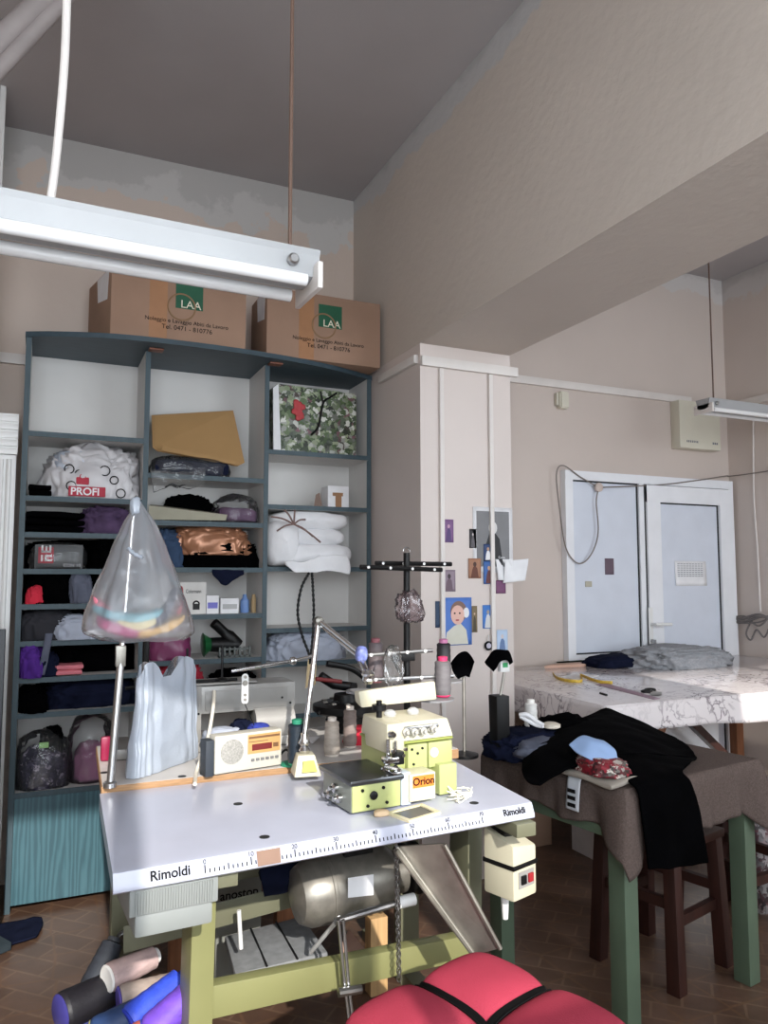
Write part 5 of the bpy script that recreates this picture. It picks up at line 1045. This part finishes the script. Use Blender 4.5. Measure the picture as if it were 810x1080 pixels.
# ================================================================== BROWN CLOTH TABLE
ZB2 = .75; c0 = V((1.636, 1.862, 0)); gx = V((.987, .157, 0)).normalized(); gy = V((-gx.y, gx.x, 0)); GL, GD = .715, .64
FG = frame(c0, gx)
gt_ = thing('green_leg_table', 'table with sage green square legs under a brown cloth', 'table', c0+gx*.65+gy*.3)
MB().fbox(FG, (.01, .01, ZB2-.03), (GL-.01, GD-.01, ZB2-.004), .003).build('table_top', M_wood, gt_)
LQ = [FG(x, y_, 0) for x, y_ in ((.034, .04), (GL-.045, .045), (.034, GD-.05), (GL-.045, GD-.05))]
l1, l2, lb3, l4 = LQ
for p in (l1, l2, lb3, l4):
    FLg = frame((p.x, p.y, 0), gx); MB().fbox(FLg, (-.031, -.031, 0), (.031, .031, ZB2-.03), .004).build('leg', M_green, gt_)
for p, q_ in ((l1, lb3), (l2, l4)):
    d = (q_-p).normalized(); FLg = frame((p.x, p.y, 0), d); MB().fbox(FLg, (.037, -.02, ZB2-.16), ((q_-p).length-.037, .02, ZB2-.09), .003).build('side_rail', M_green, gt_)
d = (l2-l1).normalized()
MB().fbox(frame((lb3.x, lb3.y, 0), d), (.037, -.02, ZB2-.12), ((l4-lb3).length-.037, .02, ZB2-.06), .003).build('back_rail', M_green, gt_)
# tablecloth: one continuous drape
tc_ = MB(); NS = 200; PL = GD+GL+GD
per = []   # perimeter: back-left -> front-left -> front-right -> back-right
for i in range(NS):
    k = i/(NS-1)*PL
    per.append((0, GD-k, 0) if k < GD else ((k-GD, 0, 1) if k < GD+GL else (GL, k-GD-GL, 2)))
def drop(i):
    x, y_, s = per[i]; cr = max(0, 1-min(abs(i/(NS-1)*PL-GD), abs(i/(NS-1)*PL-GD-GL))/.15)**1.4
    return (.125 if s == 0 else .165)+.012*sin(i*.19)+.085*cr
def outn(i):
    k = i/(NS-1)*PL; f = lambda c: (max(-1, min(1, (k-c)/.045))+1)/2
    a1, a2 = f(GD), f(GD+GL); a_ = (a1+a2)*pi/2
    return -gx*cos(a_)-gy*sin(a_)
rowsN = 16
g0 = []
for j in range(rowsN):
    t_ = j/(rowsN-1); r_ = []
    for i in range(NS):
        x, y_, s = per[i]; base = FG(x, y_, ZB2+.004); on_ = outn(i); D = drop(i)
        dist_c = min(abs(i/(NS-1)*PL-GD), abs(i/(NS-1)*PL-GD-GL))
        wave = .012*sin(i*.33)*t_+.05*t_*max(0, 1-dist_c/.09)-.02*t_*max(0, 1-abs(dist_c-.10)/.06)+.005*sin(i*.8+1)*t_
        zz_ = ZB2+.004-D*t_; off = .006+(.008*min(1, t_*6))+wave*.8
        r_.append(tc_.b.verts.new(V((base.x, base.y, zz_))+on_*off if j else V((base.x, base.y, ZB2+.004))))
    g0.append(r_)
for j in range(rowsN-1):
    for i in range(NS-1): tc_.b.faces.new([g0[j][i], g0[j][i+1], g0[j+1][i+1], g0[j+1][i]])
tc_.b.faces.new(g0[0])
tag(tc_.build('tablecloth', M_brown, smooth=50, solid=.004), 'brown tweed cloth draped over the green legged table', 'tablecloth')

# ================================================================== MARBLE CUTTING TABLE
ZM = .85
mtb = thing('cutting_table', 'large cutting table covered in marble patterned oilcloth before the white door', 'table', (3.3, 3.2, 0))
mx0, mx1, my0, my1 = 2.205, 4.45, 2.606, 3.88
MB().box((mx0+.004, my0+.004, ZM-.05), (mx1-.004, my1-.004, ZM-.003)).build('table_top', M_wood, mtb, smooth=0)
def leg3(pts): return MB().hexa(pts)
for ap, y_, dl, dr_ in ((P(706, 764, y=2.86).x, 2.86, .42, 1.0), (P(706, 764, y=2.86).x+.15, 3.6, .42, .8)):
    for dx_, m_ in ((-dl, M_bwood), (dr_, M_dwood)):
        a_, b_ = V((ap, y_, ZM-.05)), V((ap+dx_, y_+.05*(dx_ > 0), 0)); h_ = [V((-.03, -.02, 0)), V((.03, -.02, 0)), V((.03, .02, 0)), V((-.03, .02, 0))]
        MB().hexa([b_+k for k in h_]+[a_+k for k in h_], .003).build('leg', m_, mtb)
for x in (4.2,):
    for y_ in (2.75, 3.7): MB().box((x-.03, y_-.03, 0), (x+.03, y_+.03, ZM-.05), .003).build('leg', M_bwood, mtb)
oc = MB(); hang = .125
oc.box((mx0, my0, ZM-.003), (mx1, my1, ZM+.001), .001)
def fsk(s, t): return V((mx0+(mx1-mx0)*s, my0-.004-.006*t*sin(s*40)-.012*t, ZM-hang*t*(1-.1*sin(s*9))))
oc.grid(fsk, 60, 8)
oc.grid(lambda s, t: V((mx0-.004-.006*t*sin(s*25)-.006*t, my0+(my1-my0)*s, ZM-hang*t)), 40, 8)
tag(oc.build('oilcloth', M_marble, smooth=50, solid=.002), 'grey white marble patterned oilcloth covering the cutting table', 'tablecloth')
zc_ = ZM+.002
# books, tape measure, ruler, scissors, garments
bks = []
for k, (pts, dz, c, l, nm) in enumerate((([(556, 697), (574, 705), (617, 703), (590, 694)], .016, (196, 160, 140), 'pinkish brown flat book at the bottom by the pillar corner of the cutting table', 'book'), ([(572, 697), (584, 702), (611, 700), (590, 694)], .01, (168, 178, 150), 'pale green notebook lying on the pinkish book', 'notebook'))):
    q = [P(u, v, z=zc_) for u, v in pts]; q = [V((max(p.x, mx0+.03), min(p.y, my1-.02), zc_+(.0165 if k else 0))) for p in q]; o = MB().prism(q, (0, 0, dz), .002).build(nm, flat('book_%d_%d_%d' % c, *c)); tag(o, l, 'book')
def tape(pts, label):
    pts = [P(u, v, z=zc_) for u, v in pts]; m_ = MB()
    m_.grid(lambda s, t: catmull(pts, s)+V((0, 0, .0015+.016*t)), 40, 3); return tag(m_.build('measuring_tape', mat('tape_yellow', (206, 172, 62), .5, var=.25, scale=60), smooth=180, solid=.001), label, 'tape measure')
tape([(583, 712), (588, 717), (600, 720), (614, 720), (612, 714), (620, 717), (632, 721), (646, 722)], 'yellow measuring tape curled on the cutting table')
q = [P(u, v, z=zc_) for u, v in ((592, 714), (618, 717), (632, 713), (606, 711))]; tag(MB().prism(q, (0, 0, .003)).build('paper_pattern', M_paper, smooth=0), 'small white paper lying behind the yellow measuring tape', 'paper')
scm = thing('scissors', 'dark handled scissors lying on the cutting table', 'scissors', P(687, 731, z=zc_))
c = P(682, 729, z=zc_+.006); hl = MB()
for dx, dy in ((0, 0), (.05, .03)): hl.tube([c+V((dx+.024*cos(i*pi/8), dy+.018*sin(i*pi/8), .0)) for i in range(17)], .006, 8)
hl.build('handles', M_black, scm); MB().hexa([P(686, 732, z=zc_+k) for k in (.001,)]*0 or [P(u, v, z=zc_+k) for k in (.001, .006) for u, v in ((686, 733), (698, 733), (698, 730), (686, 728))]).build('blades', M_tin, scm)
tag(MB().tube([P(633, 731, z=zc_+.005), P(640, 733, z=zc_+.005)], .005, 8).build('seam_ripper', M_black), 'small dark seam ripper near the front corner of the cutting table', 'tool')
q = [P(u, v, z=zc_+.001) for u, v in ((628, 722), (690, 738), (696, 737), (640, 721))]; tag(MB().prism(q, (0, 0, .002)).build('purple_ruler', flat('ruler_mauve', 150, 124, 138)), 'thin mauve ruler lying across the cutting table', 'ruler')
a_ = P(712, 712, z=zc_); tag(MB().blob((P(714, 700, y=3.6).x, 3.62, zc_), (.60, .36, .10), 81, .28, 2.8, 5).build('grey_sweater', M_grey, smooth=180), 'crumpled heather grey sweater on the far side of the cutting table', 'garment')
tag(MB().blob((P(662, 697, y=3.68).x, 3.72, zc_), (.44, .22, .065), 82, .2, 2.4).build('navy_garment', M_navy, smooth=180), 'flat dark navy garment left of the grey sweater', 'garment')

# ================================================================== HEAP ON THE BROWN TABLE
zt2 = ZB2+.008
tag(MB().blob((1.64, 2.37, zt2), (.26, .22, .075), 91, .26, 3, 5).build('dark_clothes_pile', M_navy, smooth=180), 'heap of navy clothes at the back left of the brown clothed table', 'clothes')
tag(MB().blob((1.82, 2.42, zt2), (.26, .14, .10), 92, .26, 3).build('dark_clothes_pile', M_blackc, smooth=180), 'black clothes bundle at the back of the brown table beside the pillar', 'clothes')
c = P(520, 792, y=2.12); tag(MB().blob((1.615, 2.24, zt2+.02), (.17, .11, .05), 93, .3, 3).build('grey_garment', M_ggrey, smooth=180), 'slate grey garment crumpled on the navy heap near the overlock', 'clothes')
# black drape
B_ = lambda u, v, y_: P(u, v, y=y_)
rows = [
 [B_(553, 834, 2.06), B_(553, 800, 2.22), B_(578, 772, 2.42), B_(614, 758, 2.53), B_(638, 748, 2.59), B_(650, 752, 2.592)],
 [B_(556, 836, 2.02), B_(566, 798, 2.12), B_(596, 772, 2.28), B_(634, 758, 2.42), B_(664, 758, 2.47), B_(692, 772, 2.45)],
 [B_(562, 836, 1.99), B_(584, 806, 2.04), B_(618, 786, 2.13), B_(660, 774, 2.22), B_(702, 782, 2.25), B_(722, 800, 2.22)],
 [B_(570, 835, 1.975), B_(596, 813, 2.00), B_(634, 800, 2.03), B_(672, 796, 2.05), B_(714, 802, 2.06), B_(736, 818, 2.03)],
]
for r in rows:
    for p in r: p.z = max(p.z, zt2+.012)
bkd = patch(rows, 40, 40, .006, 14, 2)
bd = thing('black_garment', 'large black garment draped from the cutting table over the brown table front', 'garment', (1.9, 2.0, ZB2))
bkd.build('draped_body', M_blackc, bd, smooth=180, solid=.008)
def gp(x, out, z): return FG(x, -out, z)
fx = lambda u: ((P(u, 830, z=.75)-c0).dot(gx))
xa1, xa2 = .03, .285
rows = [[rows[3][2]+V((.0, 0, 0)), rows[3][3], rows[3][4], rows[3][5]],
        [gp(xa1, .0, zt2+.014), gp(xa1+.085, .0, zt2+.016), gp(xa1+.17, .0, zt2+.016), gp(xa2, .0, zt2+.014)],
        [gp(xa1, .03, .74), gp(xa1+.085, .032, .74), gp(xa1+.17, .032, .74), gp(xa2, .03, .74)],
        [gp(xa1+.004, .04, .65), gp(xa1+.085, .05, .65), gp(xa1+.17, .045, .65), gp(xa2+.012, .05, .65)],
        [gp(xa1+.018, .045, .53), gp(xa1+.09, .06, .52), gp(xa1+.18, .05, .505), gp(xa2+.03, .06, .50)]]
patch(rows, 30, 50, .005, 16, 4).build('hanging_panel', M_blackc, bd, smooth=180, solid=.006)
bl = MB()
for k in range(3): bl.blob(FG(-.0+.06*k, .17-.02*k, zt2+.002), (.28, .14, .05), 95+k, .12, 2, 4)
# small pile at the corner
folds2 = MB().slab(FG(.03, .115, zt2+.002)[:], (.15, .21, .022), 4, .01, .157); tag(folds2.build('folded_greige_cloth', mat('greige_cloth', (150, 142, 132), .9), smooth=60), 'folded greige cloth at the corner of the brown table', 'cloth')
tag(MB().blob(FG(.035, .115, zt2+.026), (.125, .15, .04), 97, .26, 3).build('red_floral_cloth', M_floralr, smooth=180), 'red floral cloth under the light blue one on the table corner', 'cloth')
pbq = [FG(*q) for q in ((-.02, .20, zt2+.095), (.05, .20, zt2+.115), (.10, .16, zt2+.10), (-.03, .145, zt2+.078), (.025, .13, zt2+.10), (.095, .11, zt2+.085), (-.005, .09, zt2+.06), (.015, .035, zt2+.03), (.065, .075, zt2+.055))]
tag(patch([pbq[0:3], pbq[3:6], pbq[6:9]], 20, 20, .006, 20).build('blue_cotton_cloth', M_lblue, smooth=180, solid=.004), 'light blue cotton cloth folded on the corner pile', 'cloth')
gl_ = thing('care_label', 'silvery printed care label hanging over the brown cloth edge', 'label', FG(-.02, .18, .68))
la = [FG(-.026, .165+.035, ZB2+.012), FG(-.026, .165-.035, ZB2+.012)]
rows = [[FG(.02, .20, zt2+.004), FG(.02, .145, zt2+.004)], [FG(-.022, .20, zt2+.003), FG(-.022, .145, zt2+.003)], [FG(-.034, .20, ZB2-.03), FG(-.034, .145, ZB2-.03)], [FG(-.04, .20, ZB2-.09), FG(-.04, .145, ZB2-.09)]]
patch(rows, 6, 20).build('label_strip', mat('silver_label', (196, 200, 206), .35), gl_, smooth=180, solid=.0015)
mk = MB()
for k in range(3): mk.fbox(frame(FG(-.043, .172, ZB2-.03-.022*k), gy), (-.016, -.0005, -.006), (.016, .0012, .006))
mk.build('label_print', M_ink, gl_, smooth=0)
# black cup stand with cloth, white cone, scissors
cp = thing('cup_holder', 'black square cup holding a rod with black cloth and a green tag', 'holder', (P(527, 757, y=2.36).x, 2.36, zt2+.06))
a_ = P(527, 757, y=2.36); tz_ = P(527, 733, y=2.36).z; zb_ = ZB2+.03
MB().hexa([(a_.x-.026, 2.335, zb_), (a_.x+.026, 2.335, zb_), (a_.x+.026, 2.385, zb_), (a_.x-.026, 2.385, zb_), (a_.x-.029, 2.332, tz_), (a_.x+.024, 2.332, tz_), (a_.x+.024, 2.388, tz_), (a_.x-.029, 2.388, tz_)], .003).build('cup', M_black, cp)
p1 = P(532, 708, y=2.36); MB().tube([(a_.x, 2.36, tz_-.02), p1], .005, 8).build('rod', M_tin, cp)
MB().box(P(528, 709, y=2.35)+V((0, 0, 0)), P(537.5, 694, y=2.35)+V((0, .02, 0)), .002).build('tag_box', M_white, cp)
MB().box(P(530.5, 704, y=2.349)+V((0, -.001, 0)), P(535.5, 699, y=2.349)+V((0, .001, 0))).build('green_tag', M_lgreen, cp, smooth=0)
rows = [[B_(512, 699, 2.34), B_(520, 687, 2.33), B_(530, 686, 2.33), B_(536, 687, 2.34), B_(540, 699, 2.34)], [B_(514, 703, 2.33), B_(521, 694, 2.32), B_(528, 692, 2.32), B_(535, 692, 2.33), B_(539, 700, 2.33)], [B_(520, 707, 2.335), B_(524, 703, 2.325), B_(526, 698, 2.325), B_(534, 696, 2.33), B_(538, 701, 2.335)]]
patch(rows, 20, 10, .004, 30).build('black_cloth', M_blackc, cp, smooth=180, solid=.01)
rows = [[B_(476, 700, 2.42), B_(484, 690, 2.41), B_(492, 688, 2.41), B_(499, 698, 2.42)], [B_(478, 708, 2.41), B_(484, 700, 2.40), B_(492, 700, 2.40), B_(497, 704, 2.41)], [B_(484, 716, 2.41), B_(487, 714, 2.40), B_(492, 713, 2.40), B_(494, 714, 2.41)]]
c2 = thing('cup_holder', 'rod with a black cloth hood beside the thread cones at the pillar', 'holder', (P(489, 740, y=2.42).x, 2.42, ZB2+.06))
patch(rows, 16, 10, .004, 30).build('black_cloth', M_blackc, c2, smooth=180, solid=.012); a_ = P(489, 712, y=2.42); MB().tube([(a_.x, 2.42, a_.z), (a_.x, 2.42, ZB2+.02)], .006, 8).build('rod', M_tin, c2)
MB().lathe((a_.x, 2.42, ZB2+.008), [(.05, 0), (.05, .01), (.01, .02)], seg=20).build('foot', M_black, c2)
wc = P(560, 757, y=2.45); cone('white thread cone on the brown table before the marble oilcloth', (wc.x, 2.45, ZB2+.03), .155, .026, .022, (222, 220, 216), (240, 238, 232))
tag(MB().blob((wc.x+.02, 2.43, zt2), (.16, .12, .03), 99, .2).build('dark_scrap', M_blackc, smooth=180), 'flat black scrap under the white thread cone', 'cloth')
sh = MB(); c = P(556, 758, y=2.33)
sh.tube(spline([P(548, 754, y=2.34), P(556, 754, y=2.32), P(566, 761, y=2.30), P(573, 765, y=2.28)], 16), .008, 8).tube(spline([P(549, 756, y=2.34), P(556, 760, y=2.32), P(566, 765, y=2.30), P(573, 766, y=2.28)], 16), .007, 8)
tag(sh.build('white_strap', M_wcloth), 'white strap lying on the navy clothes heap', 'strap')
tag(MB().lathe(P(581, 764, y=2.34)+V((0, 0, -.015)), [(.02, 0), (.034, .006), (.034, .016), (.02, .022)], seg=20).build('tape_roll', mat('cream_roll', (214, 206, 190), .6)), 'small cream roll beside the white strap on the heap', 'roll')

# ================================================================== STOOLS, FLOOR BOXES
def stool(label, c, rot, h=.48, w=.34):
    F_ = frame(c, (cos(rot), sin(rot), 0)); t = thing('wooden_stool', label, 'stool', c)
    MB().fbox(F_, (-w/2, -w/2, h-.03), (w/2, w/2, h), .006).build('seat', M_dwood, t)
    for sx in (-1, 1):
        for sy in (-1, 1):
            q_ = [(sx*(w/2-.03)+a_, sy*(w/2-.03)+b_) for a_, b_ in ((-.022, -.022), (.022, -.022), (.022, .022), (-.022, .022))]
            MB().hexa([F_(x*1.12, y_*1.12, 0) for x, y_ in q_]+[F_(x, y_, h-.03) for x, y_ in q_], .003).build('leg', M_dwood, t)
    for s in (-1, 1):
        MB().fbox(F_, (-w/2+.03, s*(w/2-.03)-.012, .2), (w/2-.03, s*(w/2-.03)+.012, .235)).build('rail', M_dwood, t, smooth=0)
        MB().fbox(F_, (s*(w/2-.03)-.012, -w/2+.03, .26), (s*(w/2-.03)+.012, w/2-.03, .295)).build('rail', M_dwood, t, smooth=0)
    return t
p = P(722, 960, z=.30); stool('dark red wooden stool under the brown clothed table between the green legs', V((2.12, 2.24, 0)), .25)
stool('dark wooden stool under the brown table at the right frame edge', V((2.62, 2.36, 0)), .1)
tag(MB().box((2.2, 3.40, .0), (2.5, 3.75, .36), .004).build('storage_carton', M_card), 'brown carton on the floor under the cutting table', 'box')
tag(MB().box((2.55, 3.02, .0), (3.3, 3.3, .63), .004).build('white_carton', M_paper), 'white carton on the floor under the cutting table behind the trestle leg', 'box')
tag(MB().blob((3.05, 2.45, .0), (.5, .34, .5), 103, .14, 2).build('striped_sack', floral_mat('sack_print', [(0, srgb(150, 144, 144)), (.4, srgb(60, 54, 56)), (.7, srgb(120, 80, 84)), (1, srgb(176, 172, 170))], 45), smooth=180), 'patterned sack on the floor under the cutting table at right', 'sack')
# red chair
cc = V((.865, 1.405, 0)); rr = radians(17); FC = frame(cc, (cos(rr), sin(rr), 0)); cw = .44
rc = thing('work_chair', 'low work chair carrying a coral red cushion in front of the sewing table', 'chair', cc)
MB().fbox(FC, (-cw/2+.02, -cw/2+.02, .38), (cw/2-.02, cw/2-.02, .41), .004).build('seat', M_bwood, rc)
for sx in (-1, 1):
    for sy in (-1, 1): MB().fbox(FC, (sx*.17-.02, sy*.17-.02, 0), (sx*.17+.02, sy*.17+.02, .38), .003).build('leg', M_bwood, rc)
cu = thing('seat_cushion', 'puffy coral red cushion tied crosswise with black straps on the work chair', 'cushion', FC(0, 0, .41))
def fcu(s, t):
    x, y_ = (s-.5)*2, (t-.5)*2
    def puff(q): return (1-(abs(abs(q)*2-1))**2.6)**.5 if abs(abs(q)*2-1) < 1 else 0
    z = .055+.055*puff(x)**.8*puff(y_)**.8*1.0
    e = min(1-abs(x), 1-abs(y_)); z *= min(1, (max(e, 0)/.12)**.5) if e < .12 else 1
    bul = 1+.02*(1-y_*y_)
    return FC(x*cw/2*1.02*(1+.03*(1-y_*y_)), y_*cw/2*1.02*(1+.03*(1-x*x)), .412+z)
cm_ = MB(); gg = cm_.grid(fcu, 61, 61)
bot = [V(v.co) for v in (gg[0]+[r[-1] for r in gg[1:]]+gg[-1][::-1][1:]+[r[0] for r in gg[::-1][1:-1]])]
cm_.b.faces.new([gg[0][i] for i in range(61)]+[gg[j][-1] for j in range(1, 61)]+[gg[-1][i] for i in range(59, -1, -1)]+[gg[j][0] for j in range(59, 0, -1)])
cm_.build('cushion_body', M_coral, cu, smooth=180)
for ax2 in (0, 1):
    sm = MB()
    def fs(s, t, ax2=ax2):
        k = s; w_ = (t-.5)*.045; p = fcu(k, .5+w_) if ax2 == 0 else fcu(.5+w_, k); return V((p.x, p.y, max(p.z, .465)+.004))
    sm.grid(fs, 61, 4); sm.build('strap', M_black, cu, smooth=180, solid=.003)
# ---- crate of cones on the floor
bx0 = V((.21, 2.11, 0)); kx = thing('cone_box', 'cream cardboard box heaped with thread cones on the floor', 'box', bx0)
trm = MB(); h_ = .235
trm.box((.05, 1.96, 0), (.372, 2.26, .006))
for a_, b_ in (((.05, 1.96), (.056, 2.26)), ((.366, 1.96), (.372, 2.26)), ((.056, 1.96), (.366, 1.966)), ((.056, 2.254), (.366, 2.26))): trm.box((*a_, 0), (*b_, h_))
trm.build('box_body', mat('cream_card', (176, 164, 140), .8), kx, smooth=0)
CG = 'thread cones in the floor box'
def fc(label, u, v, z, axis, h, r0, r1, rgb, core=(220, 214, 208)): return cone(label, P(u, v, z=z+.125), h*.9, r0*.9, r1*.9, rgb, core, CG, axis)
fc('dusty pink thread cone at the top of the floor box, its white end facing out', 112, 1033, .205, (1, .5, .03), 0.177, 0.041, 0.033, (186, 160, 156), (236, 234, 230))
fc('greyish beige thread cone below the dusty pink one in the floor box', 124, 1056, .165, (1, .1, .04), 0.177, 0.041, 0.033, (164, 148, 138), (92, 80, 170))
fc('shiny black thread cone on the left of the floor box', 62, 1070, .15, (1, .45, .05), 0.189, 0.055, 0.049, (26, 24, 30), (60, 56, 130))
fc('charcoal thread cone standing up at the back of the floor box', 97, 1046, .15, (.45, .5, .72), 0.153, 0.044, 0.032, (46, 50, 58), (60, 62, 66))
fc('royal blue thread cone on the right of the floor box', 134, 1080, .16, (.9, .35, .32), 0.189, 0.044, 0.037, (52, 78, 200), (40, 60, 180))
fc('violet thread cone with blue end lowest on the right of the floor box', 158, 1092, .15, (.75, -.05, .62), 0.177, 0.049, 0.037, (110, 72, 190), (46, 96, 210))
fc('slate blue thread cone with a yellowish end at the bottom of the floor box', 98, 1094, .13, (.9, -.1, .35), 0.165, 0.046, 0.037, (38, 62, 104), (180, 176, 110))
fc('orange thread cone at the bottom centre of the floor box', 138, 1096, .14, (.8, -.35, .3), 0.130, 0.037, 0.029, (214, 110, 84), (232, 120, 60))
fc('black filler cone beneath the pink and beige cones in the floor box', 100, 1075, .05, (1, .1, .0), .17, .045, .04, (24, 24, 30))
fc('navy thread cone at the left rim of the floor box', 70, 1086, .10, (1, .2, .0), 0.165, 0.044, 0.037, (34, 42, 110), (40, 40, 60))
# ---- things under the tables
bxu = thing('spare_part_box', 'grey appliance box with lettering behind the rear beam under the table', 'box', (.72, 2.9, 0))
a_, b_ = P(228, 955, y=2.62), P(270, 918, y=2.62)
MB().box((a_.x, 2.62, .001), (b_.x+.02, 2.80, b_.z), .003).build('box_body', mat('greenish_grey_card', (128, 130, 124), .6), bxu)
text('anostop', .04, (a_.x+.012, 2.62, P(240, 946, y=2.62).z-.008), (1, 0, 0), (0, 0, 1), M_ink, bxu, bold=.0006)
rows = [[B_(272, 918, 2.2), B_(300, 915, 2.2), B_(330, 908, 2.2), B_(352, 900, 2.2)], [B_(275, 930, 2.18), B_(300, 928, 2.17), B_(328, 920, 2.18), B_(350, 910, 2.19)], [B_(277, 941, 2.2), B_(300, 936, 2.19), B_(328, 929, 2.19), B_(352, 918, 2.2)]]
tag(patch(rows, 30, 14, .008, 14).build('navy_cloth_roll', M_navy, smooth=180, solid=.03), 'navy cloth stuffed on the rail under the white table', 'cloth')
for k, (u0, u1, v0, v1, y_, m, l) in enumerate(((293, 311, 1000, 900, 2.75, M_bwood, 'orange brown wooden post under the rear table near the grey box'), (180, 196, 1020, 975, 2.72, M_bwood, 'orange brown wooden post at the left under the rear table'), (391, 409, 1060, 970, 2.45, M_wood, 'pale pine block standing under the table near the chain'))):
    a_, b_ = P(u0, v1, y=y_), P(u1, v1, y=y_); tag(MB().box((a_.x, y_, .001), (b_.x, y_+.05, a_.z), .003).build('wooden_post', m), l, 'post')
a_ = P(372, 996, y=2.6); tag(MB().hexa([P(u, v, y=y_) for y_ in (2.55, 2.7) for u, v in ((358, 1000), (370, 1013), (388, 1004), (368, 980))]).build('pink_block', flat('pinkish_wood', 190, 156, 140)), 'pinkish wooden wedge under the sewing table', 'wood')

# ================================================================== LIGHT
W = bpy.data.worlds.new('sky'); S.world = W; W.use_nodes = True; n = W.node_tree
bg = n.nodes['Background']; bg.inputs[0].default_value = (.86, .93, 1.0, 1); bg.inputs[1].default_value = 8.8
sl = bpy.data.lights.new('sun', 'SUN'); sl.energy = 5.2; sl.color = (1, .95, .88); sl.angle = .012
so = bpy.data.objects.new('sun', sl); COL.objects.link(so); so.rotation_euler = V((.10, 1, -.55)).to_track_quat('-Z', 'Y').to_euler(); so.location = (0, -4, 4)
S.view_settings.view_transform = 'Standard'; S.view_settings.look = 'None'; S.view_settings.gamma = 1; S.view_settings.use_curve_mapping = False
S.view_settings.exposure = 0
S.cycles.use_denoising = True; S.cycles.max_bounces = 10; S.cycles.diffuse_bounces = 6; S.cycles.transparent_max_bounces = 12; S.cycles.caustics_reflective = False; S.cycles.caustics_refractive = False
